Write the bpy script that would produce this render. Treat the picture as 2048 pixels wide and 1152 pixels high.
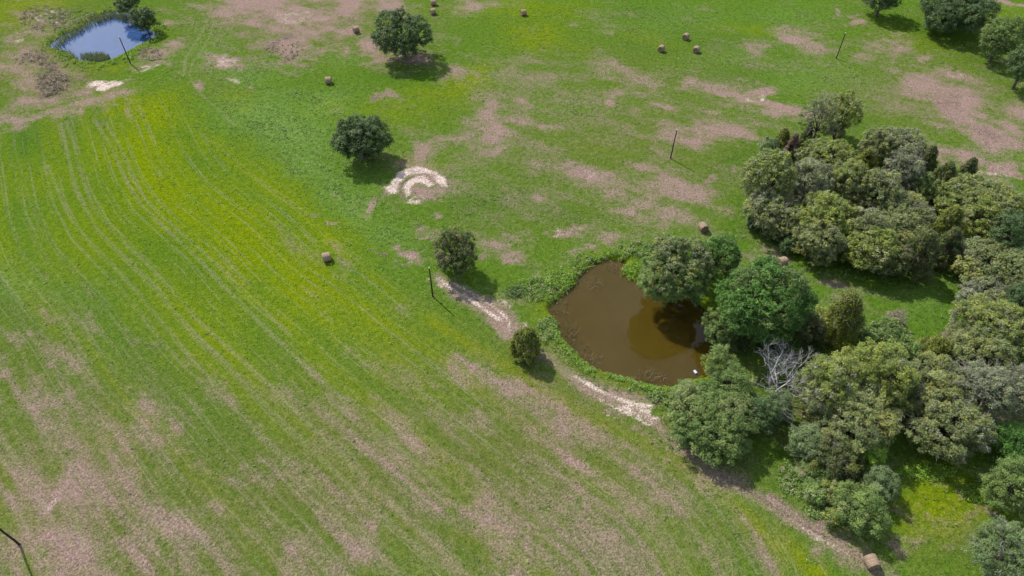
import bpy, math, random
import numpy as np
from mathutils import Vector, Euler

# ------------------------------------------------------------------ camera, world, sun, exposure
scene = bpy.context.scene
for o in list(bpy.data.objects):
    bpy.data.objects.remove(o)
CAM_H, PITCH, FPX = 75.0, 46.0, 1365.0            # metres, degrees below the horizon, focal length in photo pixels (2048 wide)
SUN_EL, SUN_AZ = 50.0, 132.0                      # elevation; compass angle of the sun counted from +X towards +Y
cd = bpy.data.cameras.new('camera')
cam = bpy.data.objects.new('camera', cd)
scene.collection.objects.link(cam)
cam.location = (0, 0, CAM_H)
cam.rotation_euler = (math.radians(90 - PITCH), 0, 0)
cd.sensor_width = 36.0
cd.lens = FPX / 2048 * 36.0
cd.clip_start = 0.5
cd.clip_end = 8000
scene.camera = cam
scene.render.resolution_x, scene.render.resolution_y = 1024, 576

world = bpy.data.worlds.new('World')
scene.world = world
world.use_nodes = True
wn, wl = world.node_tree.nodes, world.node_tree.links
wn.clear()
w_out = wn.new('ShaderNodeOutputWorld')
w_bg = wn.new('ShaderNodeBackground')
w_sky = wn.new('ShaderNodeTexSky')
w_sky.sky_type = 'NISHITA'
w_sky.sun_disc = False
w_sky.sun_elevation = math.radians(SUN_EL)
w_sky.sun_rotation = math.radians(90 - SUN_AZ)
w_sky.air_density = 1.0
w_sky.dust_density = 1.5
w_sky.ozone_density = 1.5
# fair-weather cloud spread evenly over the whole dome
w_tc = wn.new('ShaderNodeTexCoord')
w_ns = wn.new('ShaderNodeTexNoise')
w_ns.inputs['Scale'].default_value = 3.2
w_ns.inputs['Detail'].default_value = 6
w_ns.inputs['Roughness'].default_value = 0.55
w_mr = wn.new('ShaderNodeMapRange')
w_mr.interpolation_type = 'SMOOTHSTEP'
w_mr.inputs['From Min'].default_value = 0.44
w_mr.inputs['From Max'].default_value = 0.66
w_mr.inputs['To Max'].default_value = 0.75
w_mx = wn.new('ShaderNodeMix')
w_mx.data_type = 'RGBA'
w_mx.inputs['B'].default_value = (9.0, 9.2, 9.6, 1)
wl.new(w_tc.outputs['Generated'], w_ns.inputs['Vector'])
wl.new(w_ns.outputs['Fac'], w_mr.inputs['Value'])
wl.new(w_mr.outputs['Result'], w_mx.inputs['Factor'])
wl.new(w_sky.outputs['Color'], w_mx.inputs['A'])
wl.new(w_mx.outputs['Result'], w_bg.inputs['Color'])
w_bg.inputs['Strength'].default_value = 0.15
wl.new(w_bg.outputs['Background'], w_out.inputs['Surface'])

sd = bpy.data.lights.new('sun', 'SUN')
sd.energy = 4.8
sd.angle = math.radians(0.55)
sd.color = (1.0, 0.95, 0.87)
sun = bpy.data.objects.new('sun', sd)
scene.collection.objects.link(sun)
az, el = math.radians(SUN_AZ), math.radians(SUN_EL)
SUN_VEC = Vector((math.cos(el) * math.cos(az), math.cos(el) * math.sin(az), math.sin(el)))
sun.rotation_euler = SUN_VEC.to_track_quat('Z', 'Y').to_euler()
sun.location = SUN_VEC * 150

vs = scene.view_settings
vs.view_transform = 'Standard'
vs.look = 'None'
vs.exposure = 0.48
vs.gamma = 1.0
vs.use_curve_mapping = False

COL = scene.collection
rs = np.random.default_rng(7)

# ------------------------------------------------------------------ photo pixel <-> ground
_th = math.radians(PITCH)
FW = np.array([0, math.cos(_th), -math.sin(_th)])
DN = np.array([0, -math.sin(_th), -math.cos(_th)])

def ray(px, py):
    v = FW * FPX + np.array([1.0, 0, 0]) * (px - 1024) + DN * (py - 576)
    return v / np.linalg.norm(v)

def gnd(px, py, z=0.0):
    v = ray(px, py)
    t = (z - CAM_H) / v[2]
    return np.array([v[0] * t, v[1] * t, z])

def project(x, y, z=0.0):
    d = FW[1] * y + FW[2] * (z - CAM_H)
    e = DN[1] * y + DN[2] * (z - CAM_H)
    ok = d > 5
    ds = np.where(ok, d, 5)
    return np.where(ok, 1024 + FPX * x / ds, -9999), np.where(ok, 576 + FPX * e / ds, 9999)

def gpoly(pts, z=0.0):
    return np.array([gnd(a, b, z)[:2] for a, b in pts])

def smooth_line(P, n=6):                          # Catmull-Rom through the points
    P = np.asarray(P, float)
    Q = np.vstack([2 * P[0] - P[1], P, 2 * P[-1] - P[-2]])
    out = []
    for i in range(1, len(Q) - 2):
        for t in np.linspace(0, 1, n, endpoint=False):
            a, b, c, d = Q[i - 1], Q[i], Q[i + 1], Q[i + 2]
            out.append(.5 * (2 * b + (c - a) * t + (2 * a - 5 * b + 4 * c - d) * t * t + (3 * b - a - 3 * c + d) * t ** 3))
    out.append(P[-1])
    return np.array(out)

def sstep(a, b, x):
    t = np.clip((x - a) / (b - a), 0, 1)
    return t * t * (3 - 2 * t)

_lat = rs.random((256, 256))
def vnoise(x, y, scale, seed=0):                  # lattice value noise, 0..1
    u, v = x / scale + seed * 17.3, y / scale + seed * 31.7
    iu, iv = np.floor(u).astype(int), np.floor(v).astype(int)
    fu, fv = u - iu, v - iv
    fu, fv = fu * fu * (3 - 2 * fu), fv * fv * (3 - 2 * fv)
    g = lambda a, b: _lat[a & 255, b & 255]
    return (g(iu, iv) * (1 - fu) + g(iu + 1, iv) * fu) * (1 - fv) + (g(iu, iv + 1) * (1 - fu) + g(iu + 1, iv + 1) * fu) * fv

def fbm(x, y, scale, seed=0, oct=4):
    a, s, w = 0, 1.0, 0
    for i in range(oct):
        a = a + s * vnoise(x, y, scale / 2 ** i, seed + i * 3)
        w += s
        s *= .55
    return a / w

# ------------------------------------------------------------------ material helpers
class NT:
    def __init__(self, name):
        self.m = bpy.data.materials.new(name)
        self.m.use_nodes = True
        self.t = self.m.node_tree
        self.t.nodes.clear()
        self.out = self.t.nodes.new('ShaderNodeOutputMaterial')
    def n(self, typ, **kw):
        nd = self.t.nodes.new(typ)
        for k, v in kw.items():
            setattr(nd, k, v)
        return nd
    def put(self, sock, v):
        if isinstance(v, bpy.types.NodeSocket):
            self.t.links.new(v, sock)
        elif isinstance(v, (tuple, list)) and len(v) == 3 and sock.type == 'RGBA':
            sock.default_value = (*v, 1)
        else:
            sock.default_value = v
    def math(self, op, a, b=None, c=None):
        nd = self.n('ShaderNodeMath', operation=op)
        for i, v in enumerate((a, b, c)):
            if v is not None:
                self.put(nd.inputs[i], v)
        return nd.outputs[0]
    def mix(self, f, a, b, mode='MIX'):
        nd = self.n('ShaderNodeMix', data_type='RGBA', blend_type=mode)
        self.put(nd.inputs['Factor'], f)
        self.put(nd.inputs['A'], a)
        self.put(nd.inputs['B'], b)
        return nd.outputs['Result']
    def step(self, v, a, b, lo=0.0, hi=1.0):
        nd = self.n('ShaderNodeMapRange', interpolation_type='SMOOTHSTEP')
        for k, x in (('Value', v), ('From Min', a), ('From Max', b), ('To Min', lo), ('To Max', hi)):
            self.put(nd.inputs[k], x)
        return nd.outputs['Result']
    def noise(self, vec, scale, detail=4, rough=.55, dist=0.0):
        nd = self.n('ShaderNodeTexNoise')
        if vec is not None:
            self.put(nd.inputs['Vector'], vec)
        nd.inputs['Scale'].default_value = scale
        nd.inputs['Detail'].default_value = detail
        nd.inputs['Roughness'].default_value = rough
        nd.inputs['Distortion'].default_value = dist
        return nd.outputs['Fac']
    def attr(self, name):
        return self.n('ShaderNodeAttribute', attribute_name=name)
    def sep(self, v):
        nd = self.n('ShaderNodeSeparateXYZ')
        self.put(nd.inputs[0], v)
        return nd.outputs
    def principled(self, col, rough=.8, spec=.3, normal=None, **kw):
        p = self.n('ShaderNodeBsdfPrincipled')
        self.put(p.inputs['Base Color'], col)
        self.put(p.inputs['Roughness'], rough)
        p.inputs['Specular IOR Level'].default_value = spec
        if normal is not None:
            self.put(p.inputs['Normal'], normal)
        for k, v in kw.items():
            self.put(p.inputs[k], v)
        self.put(self.out.inputs['Surface'], p.outputs[0])
        return p
    def bump(self, h, strength, dist):
        b = self.n('ShaderNodeBump')
        self.put(b.inputs['Height'], h)
        self.put(b.inputs['Strength'], strength)
        b.inputs['Distance'].default_value = dist
        return b.outputs[0]

def mesh_obj(name, V, F, mat=None, parent=None, cols=None, smooth=False):
    """V (n,3) array, F (m,k) array of equal-sided faces."""
    me = bpy.data.meshes.new(name)
    V = np.asarray(V, np.float32)
    F = np.asarray(F, np.int32)
    k = F.shape[1]
    me.vertices.add(len(V))
    me.vertices.foreach_set('co', V.ravel())
    me.loops.add(F.size)
    me.loops.foreach_set('vertex_index', F.ravel())
    me.polygons.add(len(F))
    me.polygons.foreach_set('loop_start', np.arange(0, F.size, k, dtype=np.int32))
    if smooth:
        me.polygons.foreach_set('use_smooth', np.ones(len(F), bool))
    me.update(calc_edges=True)
    if cols is not None:
        a = me.color_attributes.new('col', 'FLOAT_COLOR', 'POINT')
        c = np.ones((len(V), 4), np.float32)
        c[:, :3] = cols
        a.data.foreach_set('color', c.ravel())
    o = bpy.data.objects.new(name, me)
    if mat is not None:
        me.materials.append(mat)
    COL.objects.link(o)
    if parent is not None:
        o.parent = parent
    return o

def tag(o, label=None, cat=None, group=None, kind=None):
    for k, v in (('label', label), ('category', cat), ('group', group), ('kind', kind)):
        if v:
            o[k] = v
    return o

def empty(name, loc, rz=0.0):
    o = bpy.data.objects.new(name, None)
    o.empty_display_size = 0.3
    COL.objects.link(o)
    o.location = loc
    o.rotation_euler = (0, 0, rz)
    return o

# ------------------------------------------------------------------ ponds: outlines in photo pixels
WZ1, WZ2 = -0.45, -0.40
POND1 = [(1230, 520), (1250, 522), (1248, 538), (1261, 554), (1285, 560), (1318, 572), (1352, 584), (1395, 606), (1418, 632), (1420, 660),
         (1436, 682), (1434, 700), (1412, 716), (1410, 735), (1415, 752), (1377, 761), (1336, 773), (1292, 767), (1239, 752), (1199, 740),
         (1174, 726), (1155, 706), (1127, 677), (1117, 652), (1097, 621), (1099, 612), (1117, 596), (1144, 575), (1155, 557), (1179, 535), (1203, 521)]
POND2 = [(212, 26), (237, 24), (262, 30), (275, 48), (300, 60), (318, 72), (294, 83), (266, 97), (244, 109), (219, 121), (194, 125),
         (162, 122), (141, 109), (112, 98), (100, 90), (125, 72), (156, 58), (187, 40)]
P1 = smooth_line(gpoly(POND1 + POND1[:1], WZ1), 4)[:-1]
P2 = smooth_line(gpoly(POND2 + POND2[:1], WZ2), 4)[:-1]

def signed_dist(x, y, P):                         # > 0 inside the polygon
    d2 = np.full(x.shape, 1e9)
    ins = np.zeros(x.shape, bool)
    n = len(P)
    for i in range(n):
        a, b = P[i], P[(i + 1) % n]
        e = b - a
        t = np.clip(((x - a[0]) * e[0] + (y - a[1]) * e[1]) / (e @ e + 1e-9), 0, 1)
        d2 = np.minimum(d2, (x - a[0] - t * e[0]) ** 2 + (y - a[1] - t * e[1]) ** 2)
        c = ((a[1] > y) != (b[1] > y)) & (x < (b[0] - a[0]) * (y - a[1]) / (b[1] - a[1] + 1e-12) + a[0])
        ins ^= c
    d = np.sqrt(d2)
    return np.where(ins, d, -d)

# ------------------------------------------------------------------ ground sheet
def axis(lo, hi, step, far):
    core = np.arange(lo, hi + 1e-6, step)
    out, d, s = [], step, 0
    while s < far:
        d *= 1.35
        s += d
        out.append(s)
    out = np.array(out)
    return np.concatenate([lo - out[::-1], core, hi + out])

ax = axis(-134, 134, .40, 3000)
ay = axis(20, 178, .36, 3000)
GX, GY = np.meshgrid(ax, ay)
nx, ny = len(ax), len(ay)
X, Y = GX.ravel(), GY.ravel()

def dist_line(P, maxd):
    """distance in metres from each ground vertex to a world polyline (only near it) plus arclength"""
    D = np.full(X.shape, 1e3)
    lo, hi = P.min(0) - maxd, P.max(0) + maxd
    m = np.where((X > lo[0]) & (X < hi[0]) & (Y > lo[1]) & (Y < hi[1]))[0]
    x, y = X[m], Y[m]
    d = np.full(x.shape, 1e6)
    for a, b in zip(P[:-1], P[1:]):
        e = b - a
        t = np.clip(((x - a[0]) * e[0] + (y - a[1]) * e[1]) / (e @ e + 1e-9), 0, 1)
        d = np.minimum(d, (x - a[0] - t * e[0]) ** 2 + (y - a[1] - t * e[1]) ** 2)
    D[m] = np.sqrt(d)
    return D

wx = X + 7.0 * (fbm(X, Y, 8, 1, 5) - .5) + 2.2 * (vnoise(X, Y, 1.5, 5) - .5) + 1.1 * (vnoise(X, Y, .7, 15) - .5)
wy = Y + 7.0 * (fbm(X, Y, 8, 9, 5) - .5) + 2.2 * (vnoise(X, Y, 1.5, 8) - .5) + 1.1 * (vnoise(X, Y, .7, 18) - .5)
PX, PY = project(wx, wy)                          # photo coordinates of each (warped) vertex, to place the patches
QX, QY = project(X, Y)

def blobs(lst, soft=1.0):
    v = np.zeros(X.shape)
    for b in lst:
        px, py, rx, ry = b[:4]
        st = b[4] if len(b) > 4 else .8
        a = math.radians(b[5]) if len(b) > 5 else 0
        r = 2.4 * max(rx, ry)
        m = np.where((abs(PX - px) < r) & (abs(PY - py) < r))[0]
        dx, dy = PX[m] - px, PY[m] - py
        u = (dx * math.cos(a) + dy * math.sin(a)) / rx
        w = (-dx * math.sin(a) + dy * math.cos(a)) / ry
        v[m] = np.maximum(v[m], st * np.exp(-(u * u + w * w) ** 1.1 * .8 / soft))
    return v

def lines(lst):
    """lst of (pixel polyline, half width m, strength)"""
    v = np.zeros(X.shape)
    for pts, w, st in lst:
        d = dist_line(smooth_line(gpoly(pts), 5), w * 3 + 1)
        v = np.maximum(v, st * np.exp(-(d / w) ** 2))
    return v
#GROUND_DATA

# ---- the tan, dried-out patches
dirt = np.maximum(blobs([
    (560, 8, 100, 26, .85), (640, 28, 75, 26, .9, -15), (705, 12, 50, 26, .9), (600, 62, 60, 13, .75), (500, 40, 45, 12, .5), (460, 20, 60, 12, .5),
    (455, 120, 42, 15, .95), (650, 102, 40, 9, .6), (690, 103, 14, 10, .6), (568, 105, 48, 34, .75), (610, 118, 30, 22, .6), (520, 95, 22, 14, .6),
    (790, 12, 32, 20, .85), (940, 10, 34, 12, .65), (975, 5, 30, 9, .5), (718, 60, 22, 9, .6), (686, 70, 20, 12, .5),
    (752, 108, 22, 24, .95), (765, 122, 26, 10, .9), (812, 112, 46, 13, .85), (460, 160, 12, 8, .9), (500, 172, 14, 4, .7), (388, 175, 12, 16, .85, 40), (425, 188, 7, 14, .6, -40),
    (772, 192, 36, 8, .75), (735, 160, 20, 6, .4), (690, 225, 14, 6, .5), (905, 140, 16, 12, .6), (880, 155, 12, 8, .5), (945, 155, 12, 6, .5), (915, 90, 10, 8, .4),
    (975, 215, 26, 17, .7), (965, 245, 42, 20, .85), (985, 270, 30, 14, .85), (910, 275, 32, 10, .6), (850, 300, 20, 16, .6), (1000, 295, 14, 8, .5), (935, 245, 16, 8, .4),
    (1090, 155, 18, 12, .45), (1140, 45, 18, 8, .4), (1210, 65, 20, 8, .5), (1235, 190, 14, 14, .7), (1250, 145, 30, 14, .45), (1050, 205, 22, 12, .5), (1045, 235, 20, 12, .5), (1090, 255, 24, 10, .5),
    (1150, 345, 44, 13, .9, 12), (1215, 368, 50, 14, .75, 20), (1275, 345, 40, 14, .65), (1330, 375, 60, 20, .7, 15), (1390, 385, 40, 18, .5), (1260, 405, 50, 16, .55), (1340, 435, 60, 14, .55),
    (1440, 268, 62, 28, .95), (1395, 290, 26, 10, .6), (1335, 215, 40, 14, .55), (1375, 160, 40, 14, .5), (1290, 170, 30, 18, .5), (1230, 135, 20, 10, .5),
    (1480, 192, 60, 13, .85, 14), (1522, 180, 24, 13, .9), (1560, 216, 66, 11, .85, 16), (1430, 170, 30, 12, .5), (1330, 275, 30, 30, .45), (1190, 130, 30, 20, .35),
    (1590, 78, 46, 18, .6), (1555, 55, 30, 8, .5), (1500, 98, 14, 16, .6), (1510, 90, 18, 14, .5), (1640, 98, 46, 16, .6, 10), (1700, 95, 30, 12, .35), (1420, 15, 30, 14, .35), (1335, 75, 10, 3, .5),
    (1760, 92, 26, 15, .65), (1800, 88, 26, 18, .6), (1708, 38, 9, 14, .7), (1669, 22, 8, 6, .6), (1740, 120, 30, 14, .5), (1850, 118, 12, 6, .7), (1790, 130, 24, 30, .5),
    (1850, 165, 40, 26, .8, 30), (1905, 215, 50, 36, .95, 40), (1970, 275, 66, 20, .9, 28), (1920, 155, 34, 10, .85, 10), (1960, 170, 30, 8, .6), (2030, 260, 30, 18, .7, 30), (2040, 300, 20, 12, .5), (2040, 215, 22, 20, .6),
    (1935, 320, 58, 22, .95, 10), (2010, 345, 50, 16, .95, 12), (2046, 365, 20, 10, .7), (2020, 395, 30, 30, .7), (1950, 300, 20, 5, .4), (2030, 235, 20, 6, .5), 
    (818, 515, 30, 12, .9), (785, 500, 12, 6, .6), (735, 470, 14, 6, .5), (1075, 402, 14, 8, .7), (885, 428, 10, 6, .7), (875, 462, 20, 9, .6), (840, 450, 16, 8, .5), (880, 375, 10, 6, .6),
    (995, 482, 30, 12, .85), (1010, 502, 22, 12, .8), (970, 500, 16, 10, .6), (1125, 470, 44, 10, .95, -10), (1075, 485, 16, 5, .7), (1190, 500, 20, 8, .6), (1160, 520, 26, 8, .6), (1230, 480, 20, 8, .4),
    (1510, 497, 24, 8, .65), (1540, 520, 26, 9, .8), (1590, 545, 24, 10, .6), (1640, 560, 40, 10, .7, 10), (1690, 580, 30, 7, .5), (1820, 590, 12, 4, .8), (1795, 620, 20, 8, .5), (1890, 655, 14, 5, .7),
    (1505, 452, 20, 8, .5), (1420, 350, 14, 5, .7), (1485, 345, 12, 5, .5), (1440, 420, 20, 10, .4),
    (945, 600, 50, 9, .6, 38), (1000, 640, 26, 10, .7, 60), (1105, 700, 22, 12, .6, 40), (1085, 725, 30, 14, .7), (1190, 790, 50, 9, .6, 25),
    (1250, 815, 50, 12, .8, 25), (1300, 810, 20, 14, .7), (1320, 770, 16, 8, .4), (1290, 855, 46, 8, .5, 35), (1350, 905, 40, 9, .4, 38),
    (1690, 1090, 46, 26, .9, 20), (1620, 1050, 60, 12, .75, 30), (1540, 1000, 70, 14, .75, 30), (1460, 955, 50, 12, .6, 35), (1745, 1115, 40, 16, .7), (1700, 1130, 26, 10, .6), (1660, 1110, 40, 14, .6, 30),
    (1830, 1060, 20, 14, .6), (1800, 1085, 20, 14, .5), (1850, 995, 16, 8, .5), (1990, 1015, 50, 8, .9, 22), (1890, 1095, 24, 10, .5), (1920, 1020, 30, 14, .4), (1930, 970, 14, 9, .5, 40),
    (130, 1065, 110, 60, .66), (60, 1020, 60, 40, .6), (200, 1020, 60, 40, .62), (250, 1110, 80, 40, .6), (290, 835, 46, 26, .6), (330, 870, 40, 20, .5), (250, 700, 24, 16, .5), (265, 680, 16, 30, .4),
    (285, 700, 10, 12, .55), (290, 740, 20, 10, .45), (140, 915, 13, 11, 1.1), (112, 988, 17, 15, 1.2), (360, 880, 14, 9, .7), (475, 912, 18, 12, .75), (395, 1035, 46, 50, .58), (420, 1010, 24, 20, .6), (600, 1120, 56, 40, .6),
    (510, 950, 50, 24, .5), (560, 1040, 50, 30, .45), (700, 1110, 60, 40, .45), (720, 1060, 40, 14, .45, 45), (20, 745, 40, 14, .6), (100, 780, 40, 14, .5), (40, 680, 20, 10, .5), (100, 720, 10, 40, .5, -25),
    (930, 740, 40, 14, .6, 40), (1000, 770, 46, 14, .6, 30), (1030, 790, 30, 12, .5), (890, 810, 46, 20, .5, 40), (940, 830, 50, 18, .5, 40), (1040, 880, 60, 22, .62, 35), (1130, 915, 20, 10, .8), (1110, 850, 30, 20, .45),
    (860, 925, 14, 8, .6), (955, 1060, 8, 8, .8), (1045, 1065, 12, 14, .65), (870, 1000, 60, 14, .45, 42), (1000, 1090, 80, 14, .45, 42), (780, 960, 60, 14, .4, 42), (1180, 1000, 60, 14, .45, 42), (1230, 1090, 70, 30, .4, 42),
    (1260, 950, 40, 20, .45), (1345, 1045, 24, 14, .7), (1380, 990, 50, 20, .55, 40), (1420, 1040, 40, 20, .5, 40), (1310, 1020, 60, 30, .45), (1490, 1075, 60, 20, .5, 40), (1400, 1110, 60, 20, .45), (1540, 1125, 40, 18, .5),
    (20, 130, 60, 30, .6), (40, 120, 40, 24, .7), (60, 175, 60, 26, .6), (90, 60, 50, 20, .5), (330, 130, 40, 10, .5), (410, 120, 18, 30, .4, 30), (110, 160, 30, 30, .6), (70, 205, 60, 16, .7, -12), (180, 172, 70, 10, .7, -8), (20, 245, 60, 22, .75, -10), (130, 222, 80, 14, .75, -14), (230, 200, 50, 9, .55, -12),
    (50, 30, 30, 8, .5), (330, 50, 16, 8, .6), (350, 40, 16, 10, .5), (345, 88, 22, 12, .6), (310, 108, 30, 12, .7), (300, 135, 26, 6, .75), (285, 120, 20, 8, .5), (375, 15, 50, 8, .4), (25, 85, 30, 6, .6), (40, 70, 40, 6, .6, -15),
    (2010, 2, 30, 4, .9, 10), (2045, 8, 26, 4, .9, 10), (180, 350, 30, 8, .3), (440, 290, 12, 6, .6), (320, 352, 8, 4, .8), (500, 497, 8, 4, .6), (510, 510, 6, 8, .5), (690, 390, 8, 4, .4), (640, 300, 8, 6, .4), (740, 415, 7, 13, 1.0, 35), (632, 427, 18, 5, .9, 38), (656, 440, 12, 5, .9, 15), (780, 385, 24, 8, .8, -25), (838, 372, 62, 44, .75), (828, 405, 22, 10, .8),
]), lines([([(878, 556), (900, 575), (945, 602), (990, 630), (1012, 668)], 1.3, 1.0), ([(940, 588), (985, 606), (1020, 640), (1030, 665)], 1.2, .7), ([(1075, 700), (1110, 720), (1140, 752), (1200, 790), (1290, 830)], .9, .8),
           ([(1150, 745), (1230, 785), (1310, 800)], .8, .8), ([(1300, 840), (1370, 900), (1450, 960), (1540, 1012), (1640, 1070), (1720, 1112)], 1.0, .6), ([(-40, 272), (110, 222), (250, 186)], 2.2, .85)]))
# ---- near-white sand
sand = blobs([
    (215, 160, 50, 6, 1.1, -6), (255, 157, 20, 6, .9, 8), (305, 137, 14, 4, .8), (460, 161, 9, 7, .55), (30, 86, 14, 5, .8), (75, 36, 12, 14, .6, -30), (95, 22, 14, 8, .6), (110, 42, 8, 5, .7, -30),
    (1265, 800, 22, 9, .85, 25), (1295, 812, 14, 12, .8), (1240, 828, 26, 7, .8, 35), (930, 592, 22, 7, .8, 40), (980, 612, 16, 8, .7, 30), (888, 566, 8, 12, .8, -30),
    (1155, 347, 16, 6, .6), (1523, 190, 10, 8, .8), (1500, 200, 20, 4, .6, 14), (820, 515, 14, 5, .4), (1828, 664, 9, 6, 1.0), (1490, 600, 8, 8, .6), (1545, 770, 12, 40, .6, -30), (1990, 1014, 40, 5, .7, 22), (1105, 470, 14, 5, .6), (1920, 155, 20, 4, .6, 10),
    (1630, 1068, 30, 4, .7, 35), (1650, 1085, 40, 5, .5, 35), (140, 915, 9, 7, .5), (112, 988, 12, 10, .6), (1345, 1045, 10, 6, .5), (1990, 352, 40, 5, .6, 14), (1020, 655, 6, 12, .7, -40), (822, 404, 12, 6, .8, -10), (842, 396, 12, 5, .7, -20), (590, 35, 60, 20, .45), (450, 122, 34, 10, .55), (770, 385, 14, 5, .7, -25),
])
# the sandy rings scraped round an old pit
def ring(c, rx, ry, w, a0, a1, st):
    dx, dy = QX - c[0] + .34 * (PX - QX), QY - c[1] + .34 * (PY - QY)
    r = np.sqrt((dx / rx) ** 2 + (dy / ry) ** 2)
    ang = np.degrees(np.arctan2(-dy / ry, dx / rx)) % 360
    span = (a1 - a0)
    rel = (ang - a0) % 360
    am = sstep(-.1, 14, rel) * sstep(-.1, 14, span - rel) * (rel < span)
    return st * am * np.exp(-((r - 1) * rx / w) ** 2)
RC = (838, 378)
sand = np.maximum.reduce([sand, ring(RC, 55, 38, 9.5, 5, 210, 1.12), ring(RC, 27, 19, 10, 20, 225, 1.08), ring(RC, 38, 27, 3, 20, 110, .7), ring((845, 378), 50, 34, 4, 350, 60, .75), ring(RC, 34, 26, 5, 225, 275, .8)])
# ---- dead brown brush and dark soil
dark = np.maximum.reduce([lines([([(1440, 950), (1530, 1003), (1610, 1050), (1670, 1085)], .28, .9), ([(1475, 955), (1560, 1002), (1640, 1050)], .25, .8), ([(895, 575), (950, 612), (1000, 650)], .25, .7)]), blobs([
    (548, 95, 20, 12, .8, -40), (565, 118, 20, 12, .8, 30), (570, 80, 22, 8, .8), (470, 115, 12, 9, .6), (110, 165, 40, 26, .9), (95, 130, 14, 34, .8, -25), (100, 190, 30, 10, .8), (150, 158, 40, 8, .6),
    (70, 50, 26, 20, .7, -20), (110, 25, 40, 16, .7), (60, 110, 40, 14, .5, 20), (300, 115, 20, 10, .5), (1890, 205, 40, 34, .6, 40), (1960, 265, 60, 16, .6, 28), (1850, 160, 22, 16, .4, 30), (770, 192, 26, 6, .7), (1125, 470, 24, 5, .5, -10),
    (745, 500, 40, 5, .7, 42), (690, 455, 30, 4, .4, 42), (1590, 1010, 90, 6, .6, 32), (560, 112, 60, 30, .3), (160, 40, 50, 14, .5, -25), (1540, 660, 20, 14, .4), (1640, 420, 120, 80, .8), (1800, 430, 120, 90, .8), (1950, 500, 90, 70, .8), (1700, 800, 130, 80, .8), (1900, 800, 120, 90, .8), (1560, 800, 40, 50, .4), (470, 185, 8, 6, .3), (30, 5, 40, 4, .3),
]), ring(RC, 41, 27, 4, 10, 230, .9), ring(RC, 62, 43, 4, 10, 150, .7), ring(RC, 20, 14, 4, 120, 260, .6)])
# ---- yellow-green and pale weedy tints
lime = blobs([
    (300, 225, 90, 40, 1.0, 15), (270, 300, 140, 60, .8), (330, 400, 170, 80, .8, 40), (480, 470, 180, 80, .9, 40), (600, 560, 180, 70, .8, 40), (200, 460, 140, 100, .6), (120, 360, 120, 60, .5), (400, 640, 200, 90, .6, 40), (760, 680, 160, 60, .6, 40),
    (560, 380, 130, 40, .6, 42), (640, 480, 80, 60, .6), (900, 720, 120, 40, .4, 40), (380, 700, 200, 60, .5, 40), (620, 800, 200, 70, .4, 40), (230, 870, 60, 40, .5), (250, 900, 30, 30, .5), (860, 900, 160, 30, .35, 40), (900, 1020, 200, 24, .4, 42),
    (1070, 75, 60, 26, .8), (960, 140, 30, 12, .8), (930, 165, 50, 20, .8), (880, 190, 60, 22, .6), (800, 220, 70, 30, .4), (740, 235, 60, 20, .4), (830, 320, 60, 12, .4), (1150, 100, 40, 14, .3), (500, 215, 24, 10, .7), (480, 190, 40, 14, .6),
    (1880, 1000, 90, 60, .95), (1850, 950, 60, 20, .9), (1960, 1010, 60, 26, .7), (1830, 1020, 50, 30, .6), (60, 10, 80, 16, .9, -10), (20, 40, 60, 20, .7), (150, 60, 50, 14, .5, -30), (200, 130, 60, 6, .8), (110, 150, 60, 14, .3), (30, 140, 40, 20, .3), (1960, 20, 60, 22, .5), (1850, 90, 80, 20, .35, 20),
    (1300, 75, 60, 10, .3, 12), (1050, 20, 120, 20, .5), (1500, 60, 60, 10, .4), (1200, 300, 60, 12, .2), (660, 215, 40, 14, .5),
])
lime = np.maximum(lime, lines([([(1000, 725), (1090, 780), (1180, 835), (1300, 895), (1420, 970), (1520, 1060), (1640, 1150)], 1.3, .75),
                               ([(860, 640), (940, 690), (1010, 735)], 1.2, .6)]))
mint = blobs([(560, 250, 110, 44, .9, 25), (650, 210, 60, 30, .7), (620, 330, 90, 30, .7, 40), (700, 400, 70, 30, .7, 40), (480, 150, 70, 26, .7), (420, 100, 40, 60, .5), (560, 190, 60, 18, .6), (690, 120, 40, 14, .5), (720, 340, 50, 30, .5), (950, 30, 60, 10, .2),
              (780, 460, 50, 30, .5, 40), (1450, 120, 60, 20, .35), (1350, 40, 120, 30, .3), (1180, 215, 80, 24, .3), (1650, 160, 120, 30, .4), (1580, 30, 100, 20, .35), (1870, 590, 70, 40, .5), (40, 560, 60, 40, .5), (120, 600, 60, 30, .3), (1150, 990, 80, 60, .4), (1300, 1080, 80, 50, .5), (1420, 1000, 60, 50, .4), (1250, 900, 60, 40, .3)])
deep = blobs([(1480, 320, 60, 26, .8, -30), (1530, 440, 50, 20, .9, 40), (1450, 470, 30, 30, .5), (1000, 405, 100, 26, .7), (1130, 430, 90, 20, .6), (1700, 250, 60, 20, .6), (880, 480, 30, 20, .5), (1280, 20, 60, 30, .4), (1400, 90, 120, 20, .4), (1450, 150, 120, 16, .4), (1900, 100, 80, 20, .7, 22), (1850, 60, 60, 12, .6, 15),
              (1700, 940, 50, 30, .5), (1840, 920, 100, 30, .7), (1530, 930, 60, 26, .6), (1900, 620, 60, 40, .6), (1780, 580, 60, 14, .5), (1100, 330, 60, 20, .3), (820, 160, 80, 14, .5), (1880, 300, 80, 5, .8, 12), (2000, 375, 60, 6, .8, 8), (1970, 320, 40, 4, .7, 14), (1340, 860, 40, 20, .6, 30), (640, 60, 10, 8, .5), (530, 18, 40, 8, .5), (700, 40, 18, 8, .9), (540, 30, 30, 14, .7), (90, 270, 100, 20, .6, -14)])

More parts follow.
